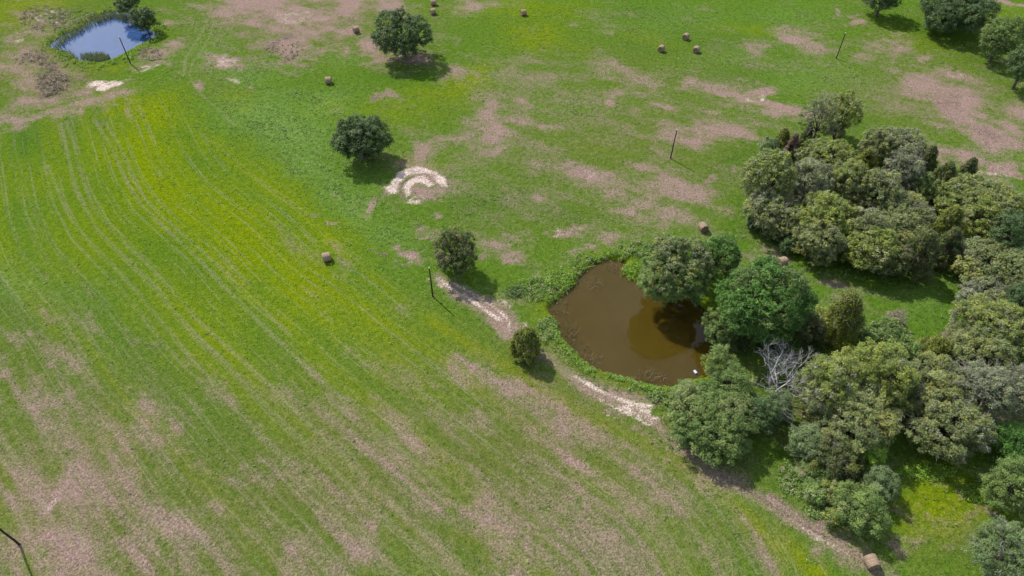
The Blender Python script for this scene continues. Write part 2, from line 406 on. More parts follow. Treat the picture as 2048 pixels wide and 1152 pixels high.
dull = blobs([(150, 980, 300, 200, .75), (600, 1000, 420, 180, .7), (1050, 930, 340, 190, .75), (1250, 1080, 260, 110, .6), (350, 1150, 400, 120, .7), (30, 750, 160, 130, .5), (1250, 290, 260, 110, .45), (1250, 160, 200, 70, .35), (80, 140, 110, 70, .6), (600, 40, 200, 60, .5), (1850, 190, 160, 90, .4), (420, 160, 60, 30, .3), (120, 60, 120, 60, .5), (1120, 420, 200, 70, .3), (1950, 1080, 120, 60, .4)], 1.5)
# ---- wheel tracks and mowing lines (pixel polylines)
TA1 = [(186, 238), (219, 286), (237, 326), (262, 380), (292, 421), (343, 468), (394, 515), (441, 566), (500, 626), (565, 690), (629, 748), (700, 812), (790, 890), (900, 985), (1010, 1085), (1080, 1150)]
TA2 = [(208, 240), (244, 300), (266, 348), (288, 391), (317, 424), (361, 464), (412, 508), (456, 548), (515, 606), (580, 668)]
TB1 = [(120, 245), (135, 311), (146, 355), (157, 391), (179, 432), (193, 457), (226, 490), (266, 530), (303, 566), (360, 637), (401, 683), (442, 719), (493, 771), (550, 832), (640, 915), (740, 1010), (880, 1140)]
TB2 = [(132, 245), (146, 282), (157, 329), (171, 373), (186, 413), (208, 442), (241, 479), (288, 523), (328, 566), (390, 634), (450, 690), (520, 752), (600, 832), (700, 925), (800, 1020), (930, 1150)]
TC1 = [(95, 330), (120, 391), (139, 432), (164, 464), (190, 494), (219, 523), (248, 556), (300, 615), (360, 688), (430, 770), (500, 850), (580, 930), (700, 1050), (800, 1150)]
TC2 = [(85, 320), (98, 380), (110, 417), (142, 468), (175, 508), (204, 537), (233, 566), (270, 608), (330, 685), (380, 745), (440, 815)]
TD1 = [(20, 270), (40, 333), (55, 388), (69, 428), (84, 464), (106, 497), (124, 523), (157, 559), (190, 590), (240, 655), (280, 715), (340, 800), (400, 870), (470, 945), (560, 1040), (660, 1145)]
TD2 = [(8, 280), (33, 359), (47, 413), (69, 479), (91, 512), (130, 570), (170, 625), (220, 690), (290, 790), (350, 870), (430, 960), (540, 1080), (600, 1150)]
TE1 = [(-10, 330), (11, 413), (40, 494), (66, 530), (95, 574), (130, 640), (170, 720), (220, 800), (280, 880), (340, 955), (420, 1050), (500, 1140)]
TE2 = [(-20, 480), (10, 560), (50, 650), (90, 730), (130, 805), (190, 880), (210, 945), (280, 1020), (360, 1110)]
TF1 = [(-20, 840), (20, 900), (60, 965), (100, 1035), (150, 1100)]
TF2 = [(160, 900), (185, 950), (200, 1010), (205, 1060), (200, 1110)]
TF3 = [(90, 890), (120, 960), (145, 1020), (170, 1100)]
TG1 = [(600, 840), (660, 900), (760, 990), (860, 1080), (930, 1145)]
TG2 = [(630, 725), (700, 780), (790, 860), (890, 940), (1000, 1030), (1130, 1145)]
TG3 = [(820, 760), (900, 830), (1000, 910), (1120, 1010), (1280, 1140)]
track = lines([(p, w, s) for p, w, s in ((TA1, .38, .95), (TA2, .36, .85), (TB1, .36, .9), (TB2, .36, .85), (TC1, .36, .8), (TC2, .34, .6), (TD1, .34, .65), (TD2, .34, .55), (TE1, .34, .6), (TE2, .34, .55),
                                        (TF1, .4, .8), (TF2, .3, .6), (TF3, .35, .7), (TG1, .36, .55), (TG2, .36, .6), (TG3, .36, .5))])
track = np.maximum(track, lines([
    ([(415, 40), (395, 80), (372, 115), (368, 150)], .5, .8), ([(428, 44), (410, 90), (388, 120), (380, 150), (400, 185), (432, 215), (470, 250)], .45, .7),
    ([(405, 270), (430, 290), (460, 312), (500, 345), (560, 395), (620, 428)], .5, .6), ([(470, 240), (560, 320), (660, 400), (740, 480), (820, 560), (860, 610)], .45, .4),
    ([(880, 560), (930, 598), (985, 640), (1010, 672)], .9, .9), ([(905, 560), (960, 590), (1020, 640), (1040, 670)], .6, .6), ([(1090, 700), (1130, 745), (1195, 785), (1290, 835), (1360, 900)], .9, .7), ([(1120, 730), (1180, 770), (1240, 790), (1300, 800)], .7, .7),
    ([(1360, 900), (1450, 965), (1540, 1020), (1630, 1075), (1700, 1120)], .5, .75), ([(1400, 930), (1500, 985), (1590, 1035), (1680, 1090)], .4, .6), ([(0, 268), (110, 228), (230, 196)], .8, .6), ([(0, 242), (100, 210), (220, 182)], .6, .5),
    ([(1100, 812), (1160, 850), (1230, 905), (1300, 960)], .3, .4), ([(650, 600), (720, 660), (800, 720)], .3, .35), ([(900, 650), (960, 700), (1040, 770)], .3, .4), ([(0, 78), (30, 66), (60, 50), (100, 40)], .6, .7)]))

# across/along coordinates of the mowing rows, for the streaky stubble
guide = smooth_line(gpoly([(100, 120)] + TB1 + [(1010, 1260)]), 4)
gs = np.full(X.shape, 1e9)
S, T = np.zeros(X.shape), np.zeros(X.shape)
arc = 0.0
msk = np.where((abs(X) < 160) & (Y > -20) & (Y < 200))[0]
xs, ys = X[msk], Y[msk]
bd = np.full(xs.shape, 1e9)
ss, tt = np.zeros(xs.shape), np.zeros(xs.shape)
for a, b in zip(guide[:-1], guide[1:]):
    e = b - a
    L = math.hypot(*e)
    t = np.clip(((xs - a[0]) * e[0] + (ys - a[1]) * e[1]) / (L * L), 0, 1)
    dx, dy = xs - a[0] - t * e[0], ys - a[1] - t * e[1]
    d = dx * dx + dy * dy
    m = d < bd
    bd[m] = d[m]
    ss[m] = (np.sign(e[0] * dy - e[1] * dx) * np.sqrt(d))[m]
    tt[m] = (arc + t * L)[m]
    arc += L
S[msk], T[msk] = ss, tt
# which part of the ground is the mown field with rows
FIELD = [(-400, 330), (0, 262), (120, 225), (250, 185), (300, 190), (430, 260), (640, 440), (800, 590), (1000, 730), (1300, 900), (1480, 1010), (1660, 1160), (1900, 1400), (-900, 1400)]
field = sstep(-3, 3, signed_dist(PX, PY, np.array(FIELD, float)) / 9)
streak = fbm(S * 1.0, T * .07, 1.9, 21, 3) * .6 + vnoise(S, T * .12, .8, 33) * .4

big = fbm(X, Y, 26, 40, 4)
mid = fbm(X, Y, 7, 50, 4)
# background stubble: how much dried grass shows between the named patches
level = np.zeros(X.shape) + .17
level += blobs([(1150, 250, 330, 160, .24), (1600, 150, 300, 100, .10), (1300, 350, 200, 100, .24), (900, 1000, 700, 240, .26), (120, 1000, 330, 240, .30), (450, 1100, 300, 110, .14), (1250, 1000, 250, 160, .10), (600, 60, 200, 60, .22), (80, 120, 120, 90, .22), (1950, 250, 160, 100, .22), (1060, 520, 140, 60, .12), (1000, 640, 80, 30, .1)], 1.6)
level -= blobs([(420, 400, 360, 200, .30), (700, 620, 200, 90, .14), (1350, 60, 260, 60, .10), (580, 260, 160, 80, .10), (1500, 330, 90, 40, .15), (1900, 600, 90, 50, .12), (1880, 110, 140, 60, .12)], 1.6)
ru, rv = X * .906 - Y * .423, X * .423 + Y * .906
path = lines([([(874, 552), (900, 575), (945, 602), (990, 630), (1012, 668), (1050, 700), (1100, 722), (1140, 752), (1200, 790), (1290, 832), (1370, 895), (1450, 958), (1540, 1012), (1640, 1070), (1730, 1118)], .95, 1.0),
              ([(930, 578), (985, 606), (1025, 645), (1035, 672)], .7, .8), ([(1130, 735), (1200, 772), (1260, 790), (1315, 803)], .8, .9)])
sand = np.maximum(sand, lines([([(880, 556), (905, 580), (950, 606), (1000, 640)], .34, .95), ([(905, 566), (960, 596), (1010, 632), (1020, 662)], .3, .8), ([(1150, 752), (1210, 786), (1270, 808), (1305, 812)], .4, .9),
                              ([(1200, 800), (1250, 826), (1300, 850)], .3, .8), ([(1590, 1046), (1650, 1082), (1700, 1110)], .25, .6)]))
rag = np.where(field > .5, fbm(S, T * .35, 1.5, 90, 4), fbm(ru * .40, rv, 2.0, 90, 4)) * .75 + fbm(X, Y, 1.6, 93, 3) * .25
dirt_a = np.clip(dirt * (1 - .38 * field) * (.30 + 1.15 * rag) + level * (1 - .3 * dirt) + (mid - .5) * .55 + (rag - .5) * .75 + (big - .5) * .35 + field * (streak - .5) * 1.1, 0, 1.3)
dirt_a = np.maximum(dirt_a, path * (.22 + 1.15 * fbm(X, Y, 2.2, 133, 4)))
track = track * (.45 + .95 * fbm(X, Y, 5.0, 60, 3))
sand = sand * (.25 + 1.4 * fbm(X, Y, 1.5, 95, 4))

st2 = fbm(S, T * .05, 2.6, 121, 3)
lime = np.clip(lime * 1.15 + field * (sstep(.45, .75, st2) * .45 - .08), 0, 1)
deep = np.clip(deep + field * sstep(.50, .25, st2) * .5, 0, 1)
sd1, sd2 = signed_dist(X, Y, P1), signed_dist(X, Y, P2)
bank = np.maximum(np.exp(-(np.clip(-sd1, 0, 50) / 2.2) ** 2) * (sd1 < .6), np.exp(-(np.clip(-sd2, 0, 50) / 2.5) ** 2) * (sd2 < .6))
dirt_a *= 1 - .6 * bank
lime = np.maximum(lime, .55 * bank)
Z = (fbm(X, Y, 3.0, 70, 3) - .5) * .10 + (fbm(X, Y, 16, 75, 2) - .5) * .16
Z -= track * .05
near = np.maximum(sstep(-2.0, -.3, sd1), sstep(-2.0, -.3, sd2))
Z = Z * (1 - near)
Z -= 1.5 * sstep(-.75, 1.2, sd1 + .35 * (fbm(X, Y, 2.0, 80) - .5)) + 1.4 * sstep(-.75, 1.3, sd2 + .3 * (fbm(X, Y, 2.0, 81) - .5))
Z += np.maximum.reduce([ring(RC, 60, 42, 8, 0, 220, .25), ring(RC, 40, 27, 6, 10, 230, -.2)])
Z[(abs(X) > 133) | (Y < 21) | (Y > 177)] *= .2

def ground_z(x, y):
    i = int(np.clip(np.searchsorted(ax, x), 1, nx - 1))
    j = int(np.clip(np.searchsorted(ay, y), 1, ny - 1))
    return float(Z[j * nx + i])

idx = np.arange(nx * ny).reshape(ny, nx)
Fq = np.stack([idx[:-1, :-1], idx[:-1, 1:], idx[1:, 1:], idx[1:, :-1]], -1).reshape(-1, 4)

def ground_material():
    k = NT('pasture')
    a1, a2, a3 = k.attr('ma'), k.attr('mb'), k.attr('mc')
    d, s, l = k.sep(a1.outputs['Vector'])
    tr, mi, de = k.sep(a2.outputs['Vector'])
    dk, cs, ct = k.sep(a3.outputs['Vector'])
    geo = k.n('ShaderNodeNewGeometry')
    pos = geo.outputs['Position']
    n0 = k.noise(pos, .35, 3)
    n1 = k.noise(pos, 1.1, 5, .6)
    n2 = k.noise(pos, 4.5, 4, .65)
    n3 = k.noise(pos, 11.0, 2, .6)
    n4 = k.noise(pos, 2.3, 4, .7, .4)
    st = k.n('ShaderNodeCombineXYZ')
    k.put(st.inputs[0], cs)
    k.put(st.inputs[1], k.math('MULTIPLY', ct, .22))
    ns = k.noise(st.outputs[0], 2.6, 3, .6)
    grain = k.math('ADD', k.math('MULTIPLY', n2, .6), k.math('MULTIPLY', n3, .4))
    # live grass
    g = k.mix(k.step(n1, .3, .7), (.044, .100, .008), (.074, .136, .013))
    g = k.mix(k.math('MULTIPLY', de, k.step(n0, .2, .7, .5, 1.0)), g, (.034, .092, .008))
    lime_c = k.mix(k.step(n1, .3, .7), (.088, .140, .000), (.140, .172, .000))
    g = k.mix(k.math('MULTIPLY', l, k.step(n0, .25, .65, .78, 1.0)), g, lime_c)
    g = k.mix(k.math('MULTIPLY', mi, k.step(n1, .3, .65, .25, .95)), g, (.115, .190, .050))
    g = k.mix(k.step(grain, .38, .64, 0, .45), g, k.mix(.35, g, (.145, .170, .030)))
    g = k.mix(k.step(grain, .52, .30, 0, .6), g, k.mix(.6, g, (.022, .055, .008)))
    g = k.mix(k.math('MULTIPLY', k.attr('dull').outputs['Fac'], k.step(n0, .25, .6, .7, 1.0)), g, k.mix(k.step(n1, .3, .7), (.080, .092, .022), (.115, .112, .036)))
    # cured, pinkish-tan stubble and bare earth
    t = k.mix(k.step(n2, .3, .7), (.165, .103, .097), (.290, .190, .184))
    t = k.mix(k.step(n1, .40, .70, 0, .45), t, (.20, .155, .10))
    f = k.math('ADD', d, k.math('MULTIPLY', k.math('SUBTRACT', n1, .5), .55))
    f = k.math('ADD', f, k.math('MULTIPLY', k.math('SUBTRACT', grain, .5), .75))
    f = k.math('ADD', f, k.math('MULTIPLY', k.math('SUBTRACT', ns, .5), .25))
    f = k.math('ADD', f, k.math('MULTIPLY', k.math('SUBTRACT', k.noise(pos, .035, 5, .6), .5), .35))
    c = k.mix(k.step(f, .18, 1.05, 0, .88), g, t)
    # wheel tracks: flattened pale straw
    tf = k.math('ADD', tr, k.math('MULTIPLY', k.math('SUBTRACT', n2, .5), .7))
    c = k.mix(k.step(tf, .20, .90, 0, .48), c, (.170, .160, .085))
    fm = k.attr('field').outputs['Fac']
    wob = k.math('ADD', cs, k.math('MULTIPLY', k.math('SUBTRACT', n0, .5), .22))
    for per, off, wd, sd_ in ((4.3, .0, .065, 1.3), (4.3, .42, .060, 7.9), (2.15, .71, .07, 4.4)):
        q = k.math('ADD', k.math('DIVIDE', wob, per), off)
        dl = k.math('ABSOLUTE', k.math('SUBTRACT', k.math('FRACT', q), .5))
        cell = k.n('ShaderNodeCombineXYZ')
        k.put(cell.inputs[0], k.math('MULTIPLY', k.math('FLOOR', q), 3.7))
        k.put(cell.inputs[1], k.math('MULTIPLY', ct, .055))
        k.put(cell.inputs[2], sd_)
        vis = k.step(k.noise(cell.outputs[0], 1.0, 4, .7), .40, .64)
        ln = k.math('MULTIPLY', k.math('MULTIPLY', k.step(dl, wd, .012), vis), k.math('MULTIPLY', fm, k.step(n2, .25, .6, .35, 1.0)))
        c = k.mix(k.math('MULTIPLY', ln, .36), c, (.205, .185, .125))
    # dark dead brush and litter
    df = k.math('ADD', dk, k.math('MULTIPLY', k.math('SUBTRACT', n1, .5), .9))
    c = k.mix(k.step(df, .35, .8, 0, .8), c, k.mix(k.step(n2, .3, .7), (.075, .055, .040), (.17, .125, .105)))
    # sand
    sf = k.math('ADD', s, k.math('MULTIPLY', k.math('SUBTRACT', n2, .5), .8))
    sf = k.math('ADD', sf, k.math('MULTIPLY', k.math('SUBTRACT', n1, .5), .5))
    c = k.mix(k.step(sf, .25, 1.0, 0, .95), c, k.mix(k.step(n2, .3, .7), (.31, .235, .20), (.58, .48, .43)))
    h = k.math('ADD', k.math('MULTIPLY', n2, .6), k.math('ADD', k.math('MULTIPLY', n3, .35), k.math('MULTIPLY', n1, .8)))
    c = k.mix(1.0, c, k.mix(k.step(n4, .32, .68), (.80, .82, .80), (1.17, 1.15, 1.17)), 'MULTIPLY')
    c = k.mix(1.0, c, k.mix(k.step(grain, .34, .66), (.76, .78, .76), (1.22, 1.20, 1.22)), 'MULTIPLY')
    k.principled(c, .95, .0, k.bump(h, .9, .35))
    return k.m

M_ground = ground_material()
ground = mesh_obj('ground', np.stack([X, Y, Z], 1), Fq, M_ground, smooth=True)
for nm, ch in (('ma', (dirt_a, sand, np.clip(lime, 0, 1))), ('mb', (track, mint, deep)), ('mc', (dark, S, T))):
    a = ground.data.attributes.new(nm, 'FLOAT_VECTOR', 'POINT')
    a.data.foreach_set('vector', np.stack(ch, 1).astype(np.float32).ravel())
a = ground.data.attributes.new('dull', 'FLOAT', 'POINT')
a.data.foreach_set('value', dull.astype(np.float32))
a = ground.data.attributes.new('field', 'FLOAT', 'POINT')
a.data.foreach_set('value', field.astype(np.float32))
tag(ground, kind='structure')

# ------------------------------------------------------------------ water
def water(name, P, z, tone_a, tone_b, ior):
    c = P.mean(0)
    hull = []
    for half in (sorted(map(tuple, P)), sorted(map(tuple, P), reverse=True)):      # convex outline; the banks stand above it
        h = []
        for p in half:
            while len(h) > 1 and (h[-1][0] - h[-2][0]) * (p[1] - h[-2][1]) - (h[-1][1] - h[-2][1]) * (p[0] - h[-2][0]) <= 0:
                h.pop()
            h.append(p)
        hull += h[:-1]
    G = c + (np.array(hull) - c) * 1.05
    n = len(G)
    V = [(c[0], c[1], z)] + [(p[0], p[1], z) for p in G]
    F = [(0, 1 + i, 1 + (i + 1) % n) for i in range(n)]
    k = NT(name)
    pos = k.n('ShaderNodeNewGeometry').outputs['Position']
    col = k.mix(k.step(k.noise(pos, .16, 3), .3, .7), tone_a, tone_b)
    b = k.bump(k.noise(pos, 1.6, 3, .5), .05, .04)
    p = k.principled(col, .035, .4, b, IOR=ior)
    p.inputs['Subsurface Weight'].default_value = 1.0     # turbid water: light spreads under the surface
    p.inputs['Subsurface Radius'].default_value = (1.0, .8, .5)
    p.inputs['Subsurface Scale'].default_value = 3.0
    return tag(mesh_obj(name, V, F, k.m), kind='structure')

water('pond_water', P1, WZ1, (.054, .036, .005), (.048, .032, .004), 1.33)
water('far_pond_water', P2, WZ2, (.026, .062, .155), (.022, .055, .140), 1.48)  # blue of the reflected sky painted into the water's base colour
#OBJECTS
# ------------------------------------------------------------------ foliage, bark and wood materials
def leaf_material():
    k = NT('leaves')
    c = k.attr('col').outputs['Color']
    d = k.n('ShaderNodeBsdfPrincipled')
    k.put(d.inputs['Base Color'], c)
    d.inputs['Roughness'].default_value = .55
    d.inputs['Specular IOR Level'].default_value = .25
    tr = k.n('ShaderNodeBsdfTranslucent')
    k.put(tr.inputs['Color'], k.mix(.5, c, (.10, .16, .01)))
    m = k.n('ShaderNodeMixShader')
    m.inputs[0].default_value = .30
    k.put(m.inputs[1], d.outputs[0])
    k.put(m.inputs[2], tr.outputs[0])
    k.put(k.out.inputs['Surface'], m.outputs[0])
    return k.m

def bark_material(name, a, b, scale=3.0):
    k = NT(name)
    pos = k.n('ShaderNodeTexCoord').outputs['Object']
    n = k.noise(pos, scale, 5, .6)
    k.principled(k.mix(k.step(n, .35, .65), a, b), .9, .2, k.bump(n, .6, .05))
    return k.m

M_leaf = leaf_material()
M_bark = bark_material('bark', (.045, .035, .028), (.10, .085, .07))
M_grey = bark_material('weathered_wood', (.24, .225, .225), (.42, .40, .40), 2.0)
M_twig = bark_material('grey_twigs', (.13, .115, .10), (.24, .22, .20), 2.0)

# leaf palettes: list of (weight, linear colour); drawn per clump, jittered per leaf
PAL = {
    'oak':    [(4, (.030, .055, .018)), (4, (.044, .075, .024)), (2, (.066, .100, .036)), (.5, (.10, .11, .06))],
    'green':  [(5, (.026, .066, .010)), (3, (.040, .092, .014)), (2, (.062, .124, .022)), (.4, (.10, .13, .04))],
    'leafy':  [(4, (.048, .080, .020)), (4, (.070, .108, .026)), (2, (.106, .144, .036)), (.8, (.14, .15, .06))],
    'olive':  [(4, (.066, .086, .030)), (4, (.096, .116, .040)), (2.5, (.134, .150, .052)), (1.4, (.145, .148, .098)), (1.0, (.165, .165, .035))],
    'grey':   [(4, (.080, .094, .048)), (3, (.112, .126, .068)), (2, (.140, .146, .100)), (.8, (.14, .15, .05))],
    'yellow': [(4, (.078, .104, .022)), (4, (.112, .140, .026)), (2, (.160, .178, .030)), (1, (.15, .152, .10))],
    'cedar':  [(4, (.036, .050, .016)), (3, (.055, .070, .020)), (2, (.090, .100, .022)), (1, (.10, .085, .055))],
    'cedary': [(3, (.050, .066, .014)), (4, (.086, .100, .016)), (3, (.125, .135, .018)), (.6, (.11, .10, .05))],
    'blue':   [(4, (.054, .082, .030)), (4, (.078, .112, .042)), (2, (.108, .140, .062))],
    'dead':   [(4, (.085, .052, .040)), (4, (.125, .080, .062)), (1, (.17, .12, .10))],
    'lime':   [(4, (.070, .140, .012)), (4, (.105, .185, .016)), (2, (.150, .210, .030))],
    'weed':   [(4, (.060, .105, .024)), (4, (.095, .150, .034)), (2, (.140, .170, .060)), (1, (.18, .15, .10))],
    'brush':  [(4, (.11, .085, .068)), (4, (.16, .125, .10)), (1, (.10, .11, .05))],
    'tuft':   [(3, (.044, .085, .012)), (3, (.064, .108, .016)), (1, (.09, .11, .04))],
    'tuftl':  [(3, (.070, .120, .026)), (2, (.095, .142, .034)), (1, (.12, .12, .06))],
    'drown':  [(3, (.17, .125, .075)), (2, (.22, .17, .11))],
    'reed':   [(4, (.13, .15, .075)), (3, (.19, .195, .12)), (2, (.10, .12, .08))],
}

def unit(v):
    return v / (np.linalg.norm(v, axis=-1, keepdims=True) + 1e-9)

def pal_pick(g, pal, n):
    w = np.array([p[0] for p in PAL[pal]], float)
    c = np.array([p[1] for p in PAL[pal]])
    return c[g.choice(len(c), n, p=w / w.sum())]

def leaf_cards(g, P, N, size, aspect, cols):
    """rhombic sprigs at P facing N -> vertices, faces, colours"""
    n = len(P)
    t = unit(np.cross(N, g.normal(size=(n, 3))))
    b = np.cross(N, t)
    s = size * g.uniform(.65, 1.35, (n, 1)) * .5
    bend = N * s * g.uniform(-.35, .35, (n, 1))
    V = np.stack([P + t * s * 1.25 + bend, P - t * s * .7 + b * s * aspect, P - t * s * .7 - b * s * aspect], 1).reshape(-1, 3)
    F = np.arange(3 * n).reshape(-1, 3)
    return V, F, np.repeat(cols, 3, 0)

def clump_leaves(g, C, rc, per, size, aspect, pal, ccols=None, flat=.75, spread=.36):
    """leaves on small billows of radius rc round the centres C"""
    nc = len(C)
    base = pal_pick(g, pal, nc) if ccols is None else ccols
    k = np.repeat(np.arange(nc), per)
    n = len(k)
    d = unit(g.normal(size=(n, 3)) + np.array([0, 0, .35]))
    r = rc[k] * g.uniform(.45, 1.08, n)
    P = C[k] + d * r[:, None] * np.array([1, 1, flat])
    N = unit(d * .75 + np.array([-.10, .10, .55]) + g.normal(size=(n, 3)) * spread)
    cl = base[k]
    own = g.random(n) < .16
    cl = np.where(own[:, None], pal_pick(g, pal, n), cl) * 1.65
    cl = cl * g.uniform(.84, 1.17, (n, 1)) * (1 + g.normal(size=(n, 3)) * .04)
    return leaf_cards(g, P, N, size, aspect, np.clip(cl, .005, .6))

def tubes(paths, sides=6):
    """paths: list of (points (n,3), radii) -> one vertex/face set of tapered tubes"""
    VV, FF, o = [], [], 0
    for P, R in paths:
        P = np.asarray(P, float)
        n = len(P)
        T = unit(np.gradient(P, axis=0))
        ref = np.where(abs(T[:, 2:3]) > .9, np.array([[1., 0, 0]]), np.array([[0, 0, 1.]]))
        A = unit(np.cross(T, ref))
        B = np.cross(T, A)
        ang = np.arange(sides) / sides * 2 * math.pi
        ring = P[:, None] + (np.cos(ang)[None, :, None] * A[:, None] + np.sin(ang)[None, :, None] * B[:, None]) * np.asarray(R)[:, None, None]
        VV.append(ring.reshape(-1, 3))
        i = np.arange(n - 1)[:, None] * sides
        j = np.arange(sides)[None]
        q = np.stack([i + j, i + (j + 1) % sides, i + sides + (j + 1) % sides, i + sides + j], -1).reshape(-1, 4)
        FF.append(q + o)
        o += n * sides
    return np.vstack(VV), np.vstack(FF)

def limb(g, a, b, r0, r1, n=5, wob=.08):
    a, b = np.asarray(a, float), np.asarray(b, float)
    L = np.linalg.norm(b - a)
    t = np.linspace(0, 1, n)[:, None]
    P = a + (b - a) * t + g.normal(size=(n, 3)) * wob * L * np.sin(t * math.pi)
    P[:, 2] += (np.sin(t * math.pi) * .06 * L)[:, 0]
    return P, np.linspace(r0, r1, n)

def crown_fit(bbox, gap=.22, vmin=.55, vmax=1.25):
    """photo box of a crown -> base point, radius, half height, centre height. The crown rests low over flat ground."""
    x0, y0, x1, y1 = bbox
    gx, gy = .03 * (x1 - x0), .03 * (y1 - y0)
    x0, y0, x1, y1 = x0 - gx, y0 - gy, x1 + gx, y1 + gy
    cx, cy = (x0 + x1) / 2, (y0 + y1) / 2
    V = 3.0
    for _ in range(8):
        zc = V * (1 + gap)
        c = gnd(cx, cy, zc)
        d = FW @ (c - np.array([0, 0, CAM_H]))
        R = (x1 - x0) / 2 * d / FPX
        hh = (y1 - y0) / 2 * d / FPX
        phi = math.asin((CAM_H - zc) / np.linalg.norm(c - np.array([0, 0, CAM_H])))
        v2 = (hh ** 2 - (R * math.sin(phi)) ** 2) / math.cos(phi) ** 2
        V = float(np.clip(math.sqrt(max(v2, .01)), vmin * R, vmax * R))
    return c, R, V, zc

_seed = [100]
def broadleaf(bbox, pal, name, label, cat='tree', group=None, leaf=.40, dens=1.0, lobes=9, gap=.22, spec=None, airy=0.0, top=None, vmax=1.25, twig=0.0):
    _seed[0] += 1
    g = np.random.default_rng(_seed[0])
    lobes = int(lobes * 2.3)
    leaf *= .66
    c, R, V, zc = crown_fit(bbox, gap, vmax=vmax)
    gz = ground_z(c[0], c[1])
    root = empty(name, (c[0], c[1], gz))
    zc -= gz
    ell = np.array([R, R, V])
    # big lobes on a spiral over the crown
    i = np.arange(lobes) + .5
    zz = 1 - i / lobes * 1.62
    th = i * 2.39996 + g.uniform(0, 6)
    rr = np.sqrt(np.clip(1 - zz * zz, 0, 1))
    D = unit(np.stack([rr * np.cos(th), rr * np.sin(th), zz], 1) + g.normal(size=(lobes, 3)) * .16)
    LR = g.choice([.17, .22, .28, .34, .42], lobes) * g.uniform(.9, 1.1, lobes)
    LC = D * (1 - LR * .9)[:, None] * g.uniform(.78, 1.10, (lobes, 1))
    LC = np.vstack([LC, [[0, 0, -.05]]])
    LR = np.append(LR, .66)
    if spec is not None:                          # extra lobes where the photograph shows them (unit crown space)
        LC = np.vstack([LC, [s[:3] for s in spec]])
        LR = np.append(LR, [s[3] for s in spec])
    # billows on the lobes
    rcu = float(np.clip(.46 / R, .07, .22))
    C, K = [], []
    for q in range(len(LR)):
        nb = max(6, int(7.5 * (LR[q] / rcu) ** 2 * dens * .5))
        d = unit(g.normal(size=(nb, 3)) + np.array([0, 0, .25]))
        C.append(LC[q] + d * LR[q] * np.where(g.random((nb, 1)) < .12, g.uniform(1.05, 1.22, (nb, 1)), g.uniform(.80, 1.05, (nb, 1))))
        K.append(np.full(nb, q))
    C = np.vstack(C)
    K = np.concatenate(K)
    keep = np.ones(len(C), bool)
    for q in range(len(LR)):
        keep &= ~((np.linalg.norm(C - LC[q], axis=1) < LR[q] * .70) & (K != q))
    keep &= C[:, 2] > -.98
    keep &= g.random(len(C)) > airy
    C, K = C[keep], K[keep]
    lobe_tone = g.uniform(.78, 1.28, len(LR))
    lobe_col = pal_pick(g, pal, len(LR))
    cc = (.55 * lobe_col[K] + .45 * pal_pick(g, pal, len(C))) * lobe_tone[K][:, None] * g.uniform(.85, 1.15, (len(C), 1))
    if top is not None:                           # separate palette for the crown's upper billows
        sel = (C[:, 2] + g.normal(size=len(C)) * .25) > .42
        cc[sel] = pal_pick(g, top, int(sel.sum()))
    rc = g.uniform(.75, 1.3, len(C)) * rcu * R
    per = int(min(94, max(12, 3.7 / (leaf * leaf) * (rcu * R / .55) ** 2 * dens)))
    Vv, Ff, Cc = clump_leaves(g, C * ell, rc, per, leaf, .50, pal, cc)
    Vv[:, 2] = np.maximum(Vv[:, 2] + zc, .03)
    crown = mesh_obj('crown' if cat == 'tree' else 'foliage', Vv, Ff, M_leaf, root, Cc)
    # trunk and limbs
    tr = max(.05, R * .065)
    fork = np.array([g.normal() * .05 * R, g.normal() * .05 * R, max(.3, zc - V * .55)])
    tp = np.array([[0, 0, -.25], [0, 0, .15 * fork[2]], fork * .6, fork])
    if cat == 'tree':
        Vt, Ft = tubes([(tp, [tr * 1.5, tr * 1.12, tr, tr * .85])], 8)
        mesh_obj('trunk', Vt, Ft, M_bark, root, smooth=True)
        paths = []
        for q in range(len(LR)):
            e = LC[q] * ell + np.array([0, 0, zc])
            paths.append(limb(g, fork, e, tr * .55, tr * .16))
            for _ in range(2):
                d = unit(g.normal(size=3) + np.array([0, 0, .4]))
                paths.append(limb(g, e, e + d * LR[q] * ell * .85, tr * .16, tr * .05, 3))
        Vt, Ft = tubes(paths, 5)
        mesh_obj('limbs', Vt, Ft, M_bark, root)
    else:
        paths = [limb(g, (g.normal() * .1 * R, g.normal() * .1 * R, -.15), LC[q] * ell * .9 + np.array([0, 0, zc]), tr * .5, tr * .15, 4) for q in range(len(LR))]
        Vt, Ft = tubes(paths, 5)
        mesh_obj('stems', Vt, Ft, M_bark, root)
    if twig > 0:                                  # bleached dead twigs standing out of the crown
        paths = []
        for _ in range(int(twig * 60)):
            d = unit(g.normal(size=3) + np.array([0, 0, .8]))
            a = d * ell * .72 + np.array([0, 0, zc])
            b = d * ell * g.uniform(.98, 1.1) + np.array([0, 0, zc]) + g.normal(size=3) * .2
            paths.append(limb(g, a, b, .045, .02, 4, .12))
            for _ in range(2):
                m = a + (b - a) * g.uniform(.4, .8)
                paths.append(limb(g, m, m + unit(d + g.normal(size=3) * .7) * .16 * R, .03, .012, 3, .12))
        Vt, Ft = tubes(paths, 4)
        mesh_obj('dead_twigs', Vt, Ft, M_twig, root)['kind'] = 'stuff'
    return tag(root, label, cat, group)

